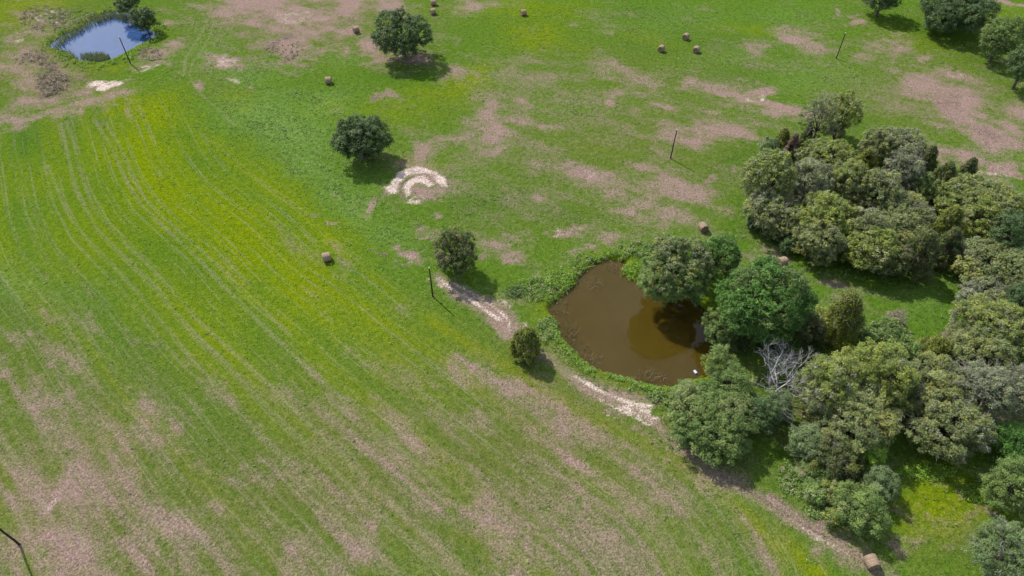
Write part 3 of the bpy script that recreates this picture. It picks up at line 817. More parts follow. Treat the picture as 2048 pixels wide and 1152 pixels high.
def conifer(bbox, pal, name, label, cat='tree', group=None, leaf=.27, dens=1.0, point=.75, gap=.06, twig=0.0):
    """cedar: dense pointed or rounded cone clothed almost to the ground"""
    _seed[0] += 1
    g = np.random.default_rng(_seed[0])
    c, R, V, zc = crown_fit(bbox, gap, .7, 1.4)
    gz = ground_z(c[0], c[1])
    root = empty(name, (c[0], c[1], gz))
    H0, H1 = zc - V - gz, zc + V - gz
    n = int(120 * dens * max(1, R * V / 4) ** .8)
    u = g.random(n) ** .8
    prof = lambda u: R * np.clip(1 - u, 0, 1) ** point * np.clip(.62 + 2.2 * u, 0, 1)
    th = g.uniform(0, 2 * math.pi, n)
    wob = 1 + .16 * np.sin(3 * th + g.uniform(0, 6)) + .10 * np.sin(7 * th + u * 9)
    r = prof(u) * g.uniform(.66, 1.02, n) * wob
    C = np.stack([r * np.cos(th), r * np.sin(th), H0 + u * (H1 - H0)], 1)
    rc = g.uniform(.32, .62, n) * np.clip(R / 3, .6, 1.3)
    Vv, Ff, Cc = clump_leaves(g, C, rc, int(60 * dens), leaf, .42, pal, None, 1.25, .8)
    Vv[:, 2] = np.maximum(Vv[:, 2], .03)
    mesh_obj('crown', Vv, Ff, M_leaf, root, Cc)
    P, rr = limb(g, (0, 0, -.25), (0, 0, H1 * .97), max(.08, R * .07), .02, 6, .01)
    paths = [(P, rr)]
    Vt, Ft = tubes(paths, 7)
    mesh_obj('trunk', Vt, Ft, M_bark, root, smooth=True)
    paths = []
    for q in range(26):
        v = g.uniform(.05, .9)
        t = g.uniform(0, 6.28)
        z = H0 + v * (H1 - H0)
        e = prof(np.array([v]))[0] * .95
        paths.append(limb(g, (0, 0, z), (e * math.cos(t), e * math.sin(t), z + .25), .05, .015, 4))
    Vt, Ft = tubes(paths, 4)
    mesh_obj('limbs', Vt, Ft, M_bark, root)['kind'] = 'stuff'
    if twig > 0:
        paths = []
        for _ in range(int(twig * 50)):
            v = g.uniform(.5, .98)
            t = g.uniform(0, 6.28)
            z = H0 + v * (H1 - H0)
            e = prof(np.array([v]))[0] * 1.12 + .25
            b = np.array([e * math.cos(t), e * math.sin(t), z + g.uniform(.3, 1.0)])
            paths.append(limb(g, (0, 0, z - .2), b, .04, .012, 4, .1))
        Vt, Ft = tubes(paths, 4)
        mesh_obj('dead_twigs', Vt, Ft, M_twig, root)['kind'] = 'stuff'
    return tag(root, label, cat, group)

def branching(g, p, d, L, r, depth, out, spread=.55, up=.12, kids=(2, 3)):
    n = 4
    q = np.array(p, float)
    dd = unit(np.asarray(d, float))
    P = [q.copy()]
    for _ in range(n):
        dd = unit(dd + g.normal(size=3) * .13 + np.array([0, 0, up * .4]))
        q = q + dd * L / n
        P.append(q.copy())
    out.append((np.array(P), np.linspace(r, r * .62, n + 1)))
    if depth == 0:
        return
    for _ in range(g.integers(kids[0], kids[1] + 1)):
        nd = unit(dd + g.normal(size=3) * spread + np.array([0, 0, up]))
        branching(g, q, nd, L * g.uniform(.62, .86), r * .6, depth - 1, out, spread, up, kids)
    m = P[2]
    nd = unit(dd + g.normal(size=3) * spread * 1.4)
    branching(g, m, nd, L * .6, r * .42, max(0, depth - 2), out, spread, up, kids)

def bare_tree(px, py, h, name, label, mat, seed, depth=4, lean=(0, 0, 1), r=.2, group=None, spread=.6):
    g = np.random.default_rng(seed)
    c = gnd(px, py)
    root = empty(name, (c[0], c[1], ground_z(c[0], c[1])))
    tp = np.array([[0, 0, -.25], np.array(lean) * h * .12, np.array(lean) * h * .25])
    Vt, Ft = tubes([(tp, [r * 1.4, r * 1.1, r])], 8)
    mesh_obj('trunk', Vt, Ft, mat, root, smooth=True)
    for q in range(5):
        out = []
        a = q * 1.2566 + g.uniform(-.3, .3)
        d = unit(np.array([math.cos(a) * 1.0, math.sin(a) * 1.0, .6]) + np.array(lean) * .3)
        branching(g, tp[2] * g.uniform(.75, 1.0), d, h * .30, r * .62, depth, out, spread, .10)
        Vt, Ft = tubes(out, 5)
        mesh_obj('limb', Vt, Ft, mat, root)
    return tag(root, label, 'tree', group)
# ------------------------------------------------------------------ trees standing alone
BL, CF = broadleaf, conifer
BL((228, -16, 281, 27), 'oak', 'broadleaf_tree', 'round dark green tree behind its twin at the far blue pond', lobes=8)
BL((262, 17, 313, 60), 'oak', 'broadleaf_tree', 'round dark green tree overhanging the far blue pond beside the reeds', lobes=8, leaf=.42)
BL((748, 22, 862, 118), 'oak', 'oak_tree', 'spreading dark oak with gaps between its limbs over pinkish bare soil', lobes=7, gap=.04, leaf=.42, dens=.95,
   spec=[(-.74, -.05, .0, .26), (.74, -.1, -.05, .26), (.0, .1, .66, .34), (.15, -.62, -.25, .36)])
BL((670, 234, 775, 326), 'oak', 'oak_tree', 'dense dome-shaped dark oak standing alone above the sandy rings', lobes=14, gap=.0, leaf=.38, dens=1.1)
BL((865, 456, 950, 557), 'cedar', 'broadleaf_tree', 'upright dark tree standing beside the post near the sandy path', lobes=10, gap=.0, leaf=.36, dens=1.1, vmax=1.2)
CF((1021, 655, 1083, 722), 'cedary', 'cedar_tree', 'small rounded dark yellow-green cedar on the bank of the brown pond', point=.38, leaf=.25, dens=1.3)
BL((1730, -48, 1808, 26), 'oak', 'oak_tree', 'far oak with open crown and visible trunk, its shade spreading on grass', gap=.12, lobes=9, airy=.1)
BL((1848, -28, 1984, 62), 'oak', 'oak_tree', 'biggest wide oak at the far field edge beside the pale track', gap=.06, lobes=13, leaf=.42)
BL((1962, 38, 2046, 118), 'leafy', 'oak_tree', 'open olive-green oak with bare lower trunk at the far field edge', gap=.14, lobes=9, airy=.2)
BL((2018, 88, 2090, 168), 'oak', 'oak_tree', 'dark oak next to the open olive-green oak by the field edge', gap=.25, lobes=9)

# ------------------------------------------------------------------ trees round the brown pond
PG = 'trees round the brown pond'
BL((1280, 470, 1424, 612), 'leafy', 'broadleaf_tree', 'big grey-green tree leaning over the brown pond water', group=PG, lobes=13, gap=.06, leaf=.34, dens=1.15, top='olive')
BL((1396, 462, 1478, 566), 'green', 'broadleaf_tree', 'dark green tree between the hay bale and the grey-green pond tree', group=PG, lobes=10, gap=.12, leaf=.36)
BL((1440, 522, 1612, 692), 'green', 'broadleaf_tree', 'large glossy bright green tree with layered leaf sprays beside the pond', group=PG, lobes=15, gap=.08, leaf=.38, dens=1.1)
BL((1410, 612, 1478, 688), 'leafy', 'shrub', 'grey-green bush hanging over the pond corner under the glossy green tree', 'shrub', PG, lobes=7, gap=.05, leaf=.3)
BL((1585, 612, 1646, 694), 'cedar', 'broadleaf_tree', 'dark shaded tree tucked behind the glossy green tree', group=PG, lobes=7, gap=.08)
BL((1408, 692, 1466, 760), 'leafy', 'shrub', 'soft green bush at the water edge near the floating drum', 'shrub', PG, lobes=7, gap=.05, leaf=.28)
BL((1418, 728, 1510, 812), 'leafy', 'broadleaf_tree', 'mid green tree between the pond and the bleached dead tree', group=PG, lobes=9, gap=.08, leaf=.30)
BL((1344, 776, 1504, 908), 'leafy', 'broadleaf_tree', 'broad clumpy green tree at the pond dam, casting shade on the track', group=PG, lobes=14, gap=.08, leaf=.30, dens=1.1)
BL((1488, 790, 1556, 872), 'oak', 'broadleaf_tree', 'dark green tree behind the broad clumpy tree at the dam', group=PG, lobes=8, gap=.10, leaf=.30)
BL((1346, 760, 1396, 806), 'weed', 'shrub', 'low pale green bush by the pale stake on the dam', 'shrub', PG, lobes=6, gap=.02, leaf=.26)
BL((1335, 800, 1376, 850), 'oak', 'shrub', 'low dark bush at the foot of the broad clumpy tree', 'shrub', PG, lobes=6, gap=.02, leaf=.26)
bare_tree(1548, 800, 7.9, 'dead_tree', 'bleached grey dead tree with bare branches beside the brown pond', M_grey, 5, 5, (0.02, .15, .98), .17, PG, .5)
BL((1524, 768, 1584, 856), 'blue', 'shrub', 'vine-covered grey-green bush at the foot of the dead tree', 'shrub', PG, lobes=7, gap=.04, leaf=.28, airy=.2, twig=.4)

# ------------------------------------------------------------------ the wood below the glade
WG = 'trees of the wood below the glade'
CF((1640, 578, 1730, 694), 'cedary', 'cedar_tree', 'cedar with a bare twiggy brown top at the glade edge', group=WG, point=.55, twig=1.2, leaf=.26)
BL((1612, 612, 1660, 672), 'yellow', 'shrub', 'small yellow-green bush beside the twiggy-topped cedar', 'shrub', WG, lobes=6, gap=.04, leaf=.28, airy=.1)
BL((1722, 648, 1834, 722), 'leafy', 'broadleaf_tree', 'low dark green rounded tree in front of the bare sandy spot in the glade', group=WG, lobes=9, gap=.06)
CF((1828, 672, 1912, 734), 'cedary', 'cedar_tree', 'low yellow-green cedar at the lower end of the glade', group=WG, point=.5, leaf=.25)
BL((1772, 622, 1814, 660), 'brush', 'shrub', 'dry brown leafless bush by the sandy spot in the glade', 'shrub', WG, lobes=5, gap=.04, leaf=.24, airy=.45, twig=.5)
BL((1596, 706, 1716, 850), 'olive', 'broadleaf_tree', 'grey-olive tree next to the bleached dead tree', group=WG, lobes=12, gap=.10, leaf=.32, top='yellow')
BL((1672, 680, 1818, 830), 'yellow', 'broadleaf_tree', 'yellowish olive tree below the low dark green tree', group=WG, lobes=13, gap=.10, leaf=.32)
BL((1626, 770, 1786, 912), 'olive', 'broadleaf_tree', 'tall olive tree above the shaded clearing', group=WG, lobes=13, gap=.12, leaf=.32, dens=1.05)
BL((1806, 712, 1926, 830), 'olive', 'broadleaf_tree', 'pale olive tree below the low yellow-green cedar', group=WG, lobes=12, gap=.10, leaf=.32, twig=.6)
BL((1896, 722, 2016, 850), 'grey', 'broadleaf_tree', 'grey-green tree at the wood edge with pale bare twigs', group=WG, lobes=12, gap=.10, leaf=.32, twig=.8)
BL((1820, 786, 1970, 918), 'olive', 'broadleaf_tree', 'tan-tipped olive tree overlooking the shaded clearing', group=WG, lobes=13, gap=.12, leaf=.32, twig=.8, top='olive')
BL((1996, 700, 2090, 860), 'grey', 'broadleaf_tree', 'grey-brown half-bare tree past the olive trees', group=WG, lobes=11, gap=.12, leaf=.30, airy=.25, twig=1.6)
BL((1972, 842, 2070, 930), 'green', 'broadleaf_tree', 'deep green tree in the shade below the half-bare tree', group=WG, lobes=9, gap=.06, leaf=.3)
BL((1976, 900, 2090, 1040), 'leafy', 'broadleaf_tree', 'brown-topped green tree beside the orange bare path', group=WG, lobes=11, gap=.06, leaf=.28)
BL((1952, 1044, 2090, 1190), 'blue', 'broadleaf_tree', 'silvery grey-green open tree below the orange bare path', group=WG, lobes=11, gap=.10, leaf=.26, airy=.2, twig=.8)
BL((1903, 655, 2018, 760), 'olive', 'broadleaf_tree', 'dull olive tree under the yellow-topped tree beside the glade', group=WG, lobes=11, gap=.10, leaf=.34)
BL((1908, 596, 2046, 716), 'olive', 'broadleaf_tree', 'yellow-topped olive tree beside the glade', group=WG, lobes=12, gap=.10, leaf=.34, top='yellow')
BL((2016, 612, 2100, 770), 'leafy', 'broadleaf_tree', 'dark olive tree beyond the yellow-topped tree', group=WG, lobes=10, gap=.10)
BL((1924, 556, 2038, 632), 'grey', 'broadleaf_tree', 'greyish flat-topped tree at the upper glade corner', group=WG, lobes=10, gap=.08, leaf=.34, twig=.5)
BL((2010, 560, 2090, 650), 'oak', 'broadleaf_tree', 'dark tree behind the greyish flat-topped tree', group=WG, lobes=8, gap=.08)

# ------------------------------------------------------------------ bushes by the farm track
BG = 'bushes beside the farm track'
BL((1577, 848, 1660, 926), 'blue', 'broadleaf_tree', 'bluish green young tree at the edge of the shaded grass', group=BG, lobes=8, gap=.06, leaf=.26)
BL((1614, 862, 1718, 958), 'cedar', 'broadleaf_tree', 'brownish olive tree in the middle of the track-side thicket', group=BG, lobes=10, gap=.06, leaf=.26, twig=.4)
BL((1704, 862, 1768, 946), 'lime', 'shrub', 'bright fresh green bush of the track-side thicket', 'shrub', BG, lobes=8, gap=.04, leaf=.26, airy=.1)
BL((1640, 846, 1710, 894), 'lime', 'shrub', 'fresh green bush between the bluish and the brownish tree', 'shrub', BG, lobes=7, gap=.04, leaf=.26)
BL((1727, 934, 1791, 1000), 'blue', 'shrub', 'silvery blue-green bush at the sunny grass edge', 'shrub', BG, lobes=8, gap=.04, leaf=.24)
BL((1668, 970, 1768, 1064), 'leafy', 'broadleaf_tree', 'feathery green tree shading the bare track above the hay bale', group=BG, lobes=10, gap=.08, leaf=.24)
BL((1642, 950, 1686, 1016), 'yellow', 'shrub', 'yellow-green bush beside the feathery green tree', 'shrub', BG, lobes=6, gap=.02, leaf=.24)
BL((1646, 1006, 1680, 1060), 'yellow', 'shrub', 'lowest yellow-green bush of the track-side thicket', 'shrub', BG, lobes=6, gap=.02, leaf=.24)
BL((1596, 912, 1660, 964), 'weed', 'shrub', 'low weedy bush spreading towards the track', 'shrub', BG, lobes=7, gap=.0, leaf=.24)
BL((1608, 960, 1660, 1008), 'weed', 'shrub', 'low weedy bush right beside the wheel ruts', 'shrub', BG, lobes=7, gap=.0, leaf=.24)

# ------------------------------------------------------------------ the round grove
GG = 'trees of the round grove'
BL((1652, 180, 1718, 276), 'yellow', 'broadleaf_tree', 'tall leafy yellow-green tree sticking out behind the grove', group=GG, lobes=10, gap=.14, vmax=1.4)
BL((1604, 196, 1676, 286), 'olive', 'broadleaf_tree', 'thin half-bare tree with visible forked trunk behind the grove', group=GG, lobes=8, gap=.20, airy=.6, twig=1.2, vmax=1.4)
CF((1564, 264, 1604, 326), 'dead', 'cedar_tree', 'dead reddish-brown pointed cedar at the back of the grove', group=GG, point=.8)
CF((1544, 258, 1584, 308), 'cedary', 'cedar_tree', 'small green cedar behind the dead reddish-brown cedar', group=GG, point=.7)
CF((1596, 250, 1630, 300), 'cedar', 'cedar_tree', 'small dark cedar at the foot of the half-bare tree', group=GG, point=.7)
BL((1518, 274, 1556, 318), 'blue', 'shrub', 'pale grey-green bush outside the grove near the dead cedar', 'shrub', GG, lobes=6, gap=.04)
BL((1656, 244, 1690, 282), 'brush', 'shrub', 'grey leafless bush under the tall yellow-green tree', 'shrub', GG, lobes=5, gap=.04, airy=.4, twig=.6)
BL((1600, 276, 1708, 358), 'olive', 'broadleaf_tree', 'tan-green tree directly below the dead reddish-brown cedar', group=GG, lobes=11, gap=.10, top='yellow')
BL((1487, 300, 1586, 420), 'olive', 'broadleaf_tree', 'large domed olive tree at the outer curve of the grove', group=GG, lobes=13, gap=.08, top='yellow')
BL((1572, 316, 1656, 416), 'grey', 'broadleaf_tree', 'grey-green tree inside the grove beside the domed olive tree', group=GG, lobes=11, gap=.10)
for bb, p, tp, tw, lb in (((1648, 322, 1732, 414), 'olive', 'yellow', .3, 'yellow-tipped olive tree beside the dark cedar sunk between grove trees'),
                          ((1488, 376, 1606, 468), 'olive', None, .5, 'greyish olive tree in front of the domed olive tree, over low dark bushes'),
                          ((1690, 420, 1770, 506), 'olive', None, .5, 'olive tree between the bright yellow-olive dome and the small bright cedar'),
                          ((1716, 340, 1800, 430), 'olive', None, .5, 'olive tree beside the silver-grey tree in the middle of the grove'),
                          ((1748, 386, 1864, 470), 'olive', None, .9, 'olive tree with pale bare twigs below the silver-grey tree'),
                          ((1740, 424, 1852, 500), 'olive', None, .2, 'olive tree behind the dark broad cedar of the grove front')):
    BL(bb, p, 'broadleaf_tree', lb, group='olive trees inside the round grove', lobes=12, gap=.08, top=tp, twig=tw)
BL((1594, 384, 1702, 486), 'yellow', 'broadleaf_tree', 'bright yellow-olive domed tree in the front of the grove', group=GG, lobes=12, gap=.08)
BL((1588, 436, 1686, 526), 'olive', 'broadleaf_tree', 'dark olive tree at the grove front above the hay bale', group=GG, lobes=11, gap=.06)
BL((1692, 456, 1792, 550), 'yellow', 'broadleaf_tree', 'yellow-green tree at the grove front over the shaded glade', group=GG, lobes=11, gap=.06)
BL((1722, 256, 1786, 330), 'olive', 'broadleaf_tree', 'olive tree at the back of the grove beside the gap', group=GG, lobes=10, gap=.10)
BL((1752, 260, 1852, 334), 'olive', 'broadleaf_tree', 'broad pale olive tree at the back of the grove facing the brown strip', group=GG, lobes=11, gap=.10, top='grey')
CF((1694, 300, 1756, 368), 'cedary', 'cedar_tree', 'dark yellow-green cedar sunk between grove trees', group=GG, point=.6)
CF((1832, 282, 1876, 362), 'cedar', 'cedar_tree', 'dark cedar at the grove side facing the brown strip', group=GG, point=.55)
BL((1768, 302, 1842, 388), 'grey', 'broadleaf_tree', 'silver-grey tree in the middle of the grove', group=GG, lobes=10, gap=.10, twig=1.4, airy=.1)
CF((1858, 326, 1912, 396), 'cedar', 'cedar_tree', 'second dark cedar beside the pink bare patch', group=GG, point=.5)
CF((1908, 316, 1956, 378), 'cedar', 'cedar_tree', 'brownish cedar standing out against the pink bare patch', group=GG, point=.7)
BL((1818, 348, 1872, 408), 'leafy', 'broadleaf_tree', 'green tree between the silver-grey tree and the dark cedars', group=GG, lobes=8, gap=.10)
BL((1884, 364, 2034, 452), 'yellow', 'broadleaf_tree', 'broad yellow-olive tree beside the pink bare patch', group=GG, lobes=13, gap=.08, top='olive')
CF((1858, 410, 1924, 500), 'cedary', 'cedar_tree', 'green cedar in the dark gap of the grove', group=GG, point=.5)
CF((1798, 460, 1876, 556), 'cedar', 'cedar_tree', 'dark broad cedar at the grove front over the shaded glade', group=GG, point=.45)
BL((1742, 484, 1816, 562), 'cedar', 'broadleaf_tree', 'dark brushy tree at the lowest point of the grove front', group=GG, lobes=9, gap=.04)
CF((1862, 446, 1924, 546), 'cedar', 'cedar_tree', 'upright dark cedar beside the bleached twigs', group=GG, point=.5)
BL((1920, 398, 2004, 496), 'yellow', 'broadleaf_tree', 'fresh yellow-green tree below the broad yellow-olive tree', group=GG, lobes=10, gap=.08)
BL((1972, 414, 2070, 526), 'oak', 'broadleaf_tree', 'deep green tree beside the fresh yellow-green tree', group=GG, lobes=10, gap=.08)
bare_tree(1928, 528, 5.0, 'dead_tree', 'small bleached dead tree wedged between grove trees', M_grey, 9, 3, (0, .1, 1), .12, GG, .6)
BL((1902, 476, 1952, 540), 'blue', 'shrub', 'grey-green bush round the small bleached dead tree', 'shrub', GG, lobes=6, gap=.04, airy=.3)
BL((1916, 488, 2066, 586), 'olive', 'broadleaf_tree', 'wide tan-olive tree at the upper glade corner', group=GG, lobes=13, gap=.08)
for bb, lb in (((1492, 430, 1532, 462), 'smallest low dark bush at the outer corner of the grove foot'), ((1526, 446, 1574, 482), 'widest low dark bush along the grove foot'),
               ((1560, 474, 1594, 508), 'low dark bush at the grove foot across from the glade hay bale'), ((1612, 496, 1650, 528), 'low dark bush under the dark olive tree of the grove front')):
    BL(bb, 'oak', 'shrub', lb, 'shrub', 'low bushes along the grove foot', lobes=6, gap=.0)
CF((1716, 468, 1756, 520), 'cedary', 'cedar_tree', 'small bright yellow-green cedar in the grove front', group=GG, point=.6)

# ------------------------------------------------------------------ round hay bales
def bale_materials():
    k = NT('hay_wrap')
    tc = k.n('ShaderNodeTexCoord').outputs['Object']
    x, y, z = k.sep(tc)
    cv = k.n('ShaderNodeCombineXYZ')
    k.put(cv.inputs[0], k.math('MULTIPLY', x, 9.0))
    k.put(cv.inputs[1], k.math('MULTIPLY', y, 1.6))
    k.put(cv.inputs[2], k.math('MULTIPLY', z, 1.6))
    n = k.noise(cv.outputs[0], 2.2, 5, .65)
    k.principled(k.mix(k.step(n, .3, .7), (.150, .104, .076), (.275, .195, .135)), .9, .15, k.bump(n, .8, .06))
    e = NT('hay_end')
    tc = e.n('ShaderNodeTexCoord').outputs['Object']
    x, y, z = e.sep(tc)
    r = e.math('SQRT', e.math('ADD', e.math('MULTIPLY', y, y), e.math('MULTIPLY', z, z)))
    n = e.noise(tc, 7.0, 4, .6)
    w = e.math('ADD', e.math('MULTIPLY', e.math('SINE', e.math('MULTIPLY', r, 42.0)), .18), n)
    e.principled(e.mix(e.step(w, .25, .8), (.12, .085, .055), (.26, .19, .12)), .95, .1, e.bump(w, .7, .05))
    return k.m, e.m
M_wrap, M_end = bale_materials()
M_twine = bark_material('twine', (.42, .37, .27), (.52, .46, .34), 8)

def make_bale(px, py, fx, fy, label, group, seed, D=1.46, L=1.24):
    """(px, py): where the bale's middle shows; (fx, fy): ground direction its visible end faces"""
    g = np.random.default_rng(seed)
    c = gnd(px, py, D * .48)
    root = empty('hay_bale', (c[0], c[1], ground_z(c[0], c[1]) - .03), math.atan2(fy, fx))
    n, rings = 28, 9
    ang = np.arange(n) / n * 2 * math.pi
    sag = 1 + .022 * g.normal(size=n)
    V = []
    for i in range(rings):
        t = i / (rings - 1)
        e = 1 - .07 * abs(2 * t - 1) ** 6
        rr = D / 2 * e * (sag + .012 * g.normal(size=n))
        zz = D * .49 + rr * np.sin(ang)
        zz = np.maximum(zz, .02)                  # the bale sits flat on the ground
        V.append(np.stack([np.full(n, (t - .5) * L) + .01 * g.normal(size=n), rr * np.cos(ang), zz], 1))
    V = np.vstack(V)
    i = np.arange(rings - 1)[:, None] * n
    j = np.arange(n)[None]
    F = np.stack([i + j, i + n + j, i + n + (j + 1) % n, i + (j + 1) % n], -1).reshape(-1, 4)[:, ::-1]
    mesh_obj('rolled_body', V, F, M_wrap, root, smooth=True)
    for s in (0, rings - 1):                      # coiled end faces, slightly dished
        R0 = V[s * n:(s + 1) * n]
        sg = -1 if s == 0 else 1
        cen = R0.mean(0)
        VV, FF = [R0], []
        for q, f in enumerate((.72, .45, .2)):
            r1 = cen + (R0 - cen) * f
            r1[:, 0] += sg * (.035 - .03 * q + .012 * g.normal(size=n))
            VV.append(r1)
        for q in range(3):
            a = q * n
            FF += [(a + u, a + (u + 1) % n, a + n + (u + 1) % n, a + n + u) for u in range(n)]
        VV = np.vstack(VV)
        FF += [(3 * n + u, 3 * n + (u + 1) % n, 3 * n + (u + 2) % n, 3 * n + (u + 2) % n) for u in range(0)]
        cap = len(VV)
        VV = np.vstack([VV, cen + np.array([sg * -.03, 0, 0])])
        FF = np.array(FF)
        tri = np.array([(3 * n + u, 3 * n + (u + 1) % n, cap) for u in range(n)])
        me = bpy.data.meshes.new('end_face')
        me.from_pydata([tuple(v) for v in VV], [], [tuple(f) for f in FF] + [tuple(f) for f in tri])
        me.materials.append(M_end)
        o = bpy.data.objects.new('end_face', me)
        COL.objects.link(o)
        o.parent = root
    for xo in (-.36, .0, .36):                   # twine wraps
        cen = np.array([xo, 0, D * .49])
        P = np.stack([np.full(n + 1, xo), D * .507 * np.cos(np.append(ang, 0)), np.maximum(D * .49 + D * .507 * np.sin(np.append(ang, 0)), .03)], 1)
        Vt, Ft = tubes([(P, np.full(n + 1, .014))], 4)
        mesh_obj('twine', Vt, Ft, M_twine, root)
    return tag(root, label, 'hay bale', group)

BGRP = 'round hay bales left on the pasture'
for i, a in enumerate([
    (867, 5, -1, -.12, 'round hay bale farther from the spreading oak, of the pair beside it'),
    (866, 23, -.9, -.42, 'round hay bale nearer the spreading oak, of the pair beside it'),
    (1047, 25, -.92, -.35, 'lone round hay bale far out on the green, between the pair and the trio'),
    (712, 59, -.82, -.5, 'round hay bale by the dried pink patch next to the spreading oak'),
    (657, 161, -.98, -.15, 'round hay bale on pale weedy grass between the two big oaks'),
    (1372, 73, -.6, -.8, 'middle round hay bale of the trio, set back from the other two'),
    (1323, 97, -.5, -.86, 'round hay bale of the trio on open pasture, farthest from the timber post'),
    (1393, 99, -.5, -.86, 'round hay bale of the trio on open pasture, closest to the timber post'),
    (653, 514, -.94, -.34, 'round hay bale alone on the mown yellow-green field'),
    (1407, 454, .22, -.97, 'round hay bale just behind the dark green tree at the brown pond'),
    (1565, 523, -.95, -.3, 'round hay bale in the glade between the glossy green tree and the grove'),
    (1744, 1123, .16, -.98, 'round hay bale with its coiled end showing on the bare track below the bushes')]):
    make_bale(*a, BGRP, 300 + i)

# ------------------------------------------------------------------ old timber posts
M_post = bark_material('creosoted_timber', (.022, .016, .014), (.05, .038, .032), 5)
M_cap = bark_material('galvanised_cap', (.42, .42, .42), (.58, .58, .57), 6)
def make_post(b, t, label, seed):
    g = np.random.default_rng(seed)
    B = gnd(*b)
    v = ray(*t)
    h = CAM_H + v[2] * math.hypot(B[0], B[1]) / math.hypot(v[0], v[1])
    root = empty('timber_post', (B[0], B[1], ground_z(B[0], B[1])))
    lean = np.array([g.normal() * .04, g.normal() * .04])
    zs = np.linspace(-.4, h, 9)
    P = np.stack([lean[0] * zs / h + .012 * g.normal(size=9), lean[1] * zs / h + .012 * g.normal(size=9), zs], 1)
    P[0, :2] = 0
    Vt, Ft = tubes([(P, np.linspace(.125, .09, 9))], 10)
    mesh_obj('shaft', Vt, Ft, M_post, root, smooth=True)
    q = P[-1]
    Vt, Ft = tubes([(np.array([q + [0, 0, -.10], q + [0, 0, .0], q + [0, 0, .07], q + [0, 0, .10]]), [.105, .11, .08, .002])], 10)
    mesh_obj('cap', Vt, Ft, M_cap, root, smooth=True)
    # earth and grass humped at the foot
    n = 14
    ang = np.arange(n) / n * 6.283
    rr = .42 + .1 * g.normal(size=n)
    V = np.vstack([np.stack([rr * np.cos(ang), rr * np.sin(ang), np.full(n, -.06)], 1), np.stack([.17 * np.cos(ang), .17 * np.sin(ang), .13 + .03 * g.normal(size=n)], 1)])
    F = np.array([(u, (u + 1) % n, n + (u + 1) % n, n + u) for u in range(n)])
    mesh_obj('footing', V, F, M_earth, root, smooth=True)
    return tag(root, label, 'post', 'old timber posts across the pasture')
M_earth = bark_material('earth', (.10, .075, .05), (.17, .13, .09), 6)
make_post((261, 127), (237, 74), 'tall dark timber post on the grass bank of the far blue pond', 1)
make_post((1672, 118), (1691, 66), 'tall dark timber post on open grass near the far field-edge oaks', 2)
make_post((1341, 317), (1349.5, 258), 'tall dark timber post standing beside the big pink bare patch', 3)
make_post((866, 594), (863.5, 535), 'tall dark timber post beside the upright dark tree and sandy path', 4)
make_post((40, 1090), (-14, 1030), 'tall dark timber post in the thin stubble of the mown field', 5)

# ------------------------------------------------------------------ floating drum and stakes at the brown pond
k = NT('pale_blue_plastic')
nn = k.noise(k.n('ShaderNodeTexCoord').outputs['Object'], 6, 3)
k.principled(k.mix(k.step(nn, .3, .7), (.36, .40, .54), (.50, .53, .64)), .35, .5)
M_drum = k.m
c = gnd(1391, 744, WZ1 + .1)
drum = empty('floating_drum', (c[0], c[1], WZ1 - .06), math.radians(118))
prof = [(-.40, .0), (-.40, .20), (-.375, .235), (-.30, .24), (-.29, .252), (-.25, .252), (-.24, .24), (-.03, .245), (-.02, .258), (.02, .258), (.03, .245), (.24, .24), (.25, .252), (.29, .252), (.30, .24), (.375, .235), (.40, .20), (.40, .0)]
P = np.array([(a, 0, .16) for a, r in prof])
V, F = [], []
nseg = 20
for a, r in prof:
    an = np.arange(nseg) / nseg * 6.28319
    V.append(np.stack([np.full(nseg, a), max(r, .001) * np.cos(an), .16 + max(r, .001) * np.sin(an)], 1))
i = np.arange(len(prof) - 1)[:, None] * nseg
j = np.arange(nseg)[None]
F = np.stack([i + j, i + (j + 1) % nseg, i + nseg + (j + 1) % nseg, i + nseg + j], -1).reshape(-1, 4)
mesh_obj('drum_body', np.vstack(V), F, M_drum, drum, smooth=True)
drum.scale = (.72, .8, .8)
Vt, Ft = tubes([(np.array([(.395, .1, .25), (.43, .1, .25), (.435, .1, .25)]), [.04, .04, .002])], 10)
mesh_obj('bung', Vt, Ft, M_post, drum)
tag(drum, 'small pale blue drum floating in the brown pond', 'drum')

M_stake = bark_material('pale_wood', (.45, .40, .32), (.60, .55, .46), 4)
def stake(b, h, lean, label):
    B = gnd(*b)
    zs = np.linspace(-.25, h, 5)
    Pp = np.stack([lean[0] * zs, lean[1] * zs, zs], 1)
    Vt, Ft = tubes([(Pp, [.05, .05, .045, .045, .03])], 6)
    o = mesh_obj('wooden_stake', Vt, Ft, M_stake)
    o.location = (B[0], B[1], ground_z(B[0], B[1]))
    return tag(o, label, 'stake')
stake((1305, 797), 1.1, (-.15, .1), 'pale leaning stake on the pond dam beside the sandy path')
stake((1325, 838), .7, (.1, .1), 'short pale stake at the edge of the dam grass near the broad clumpy tree')

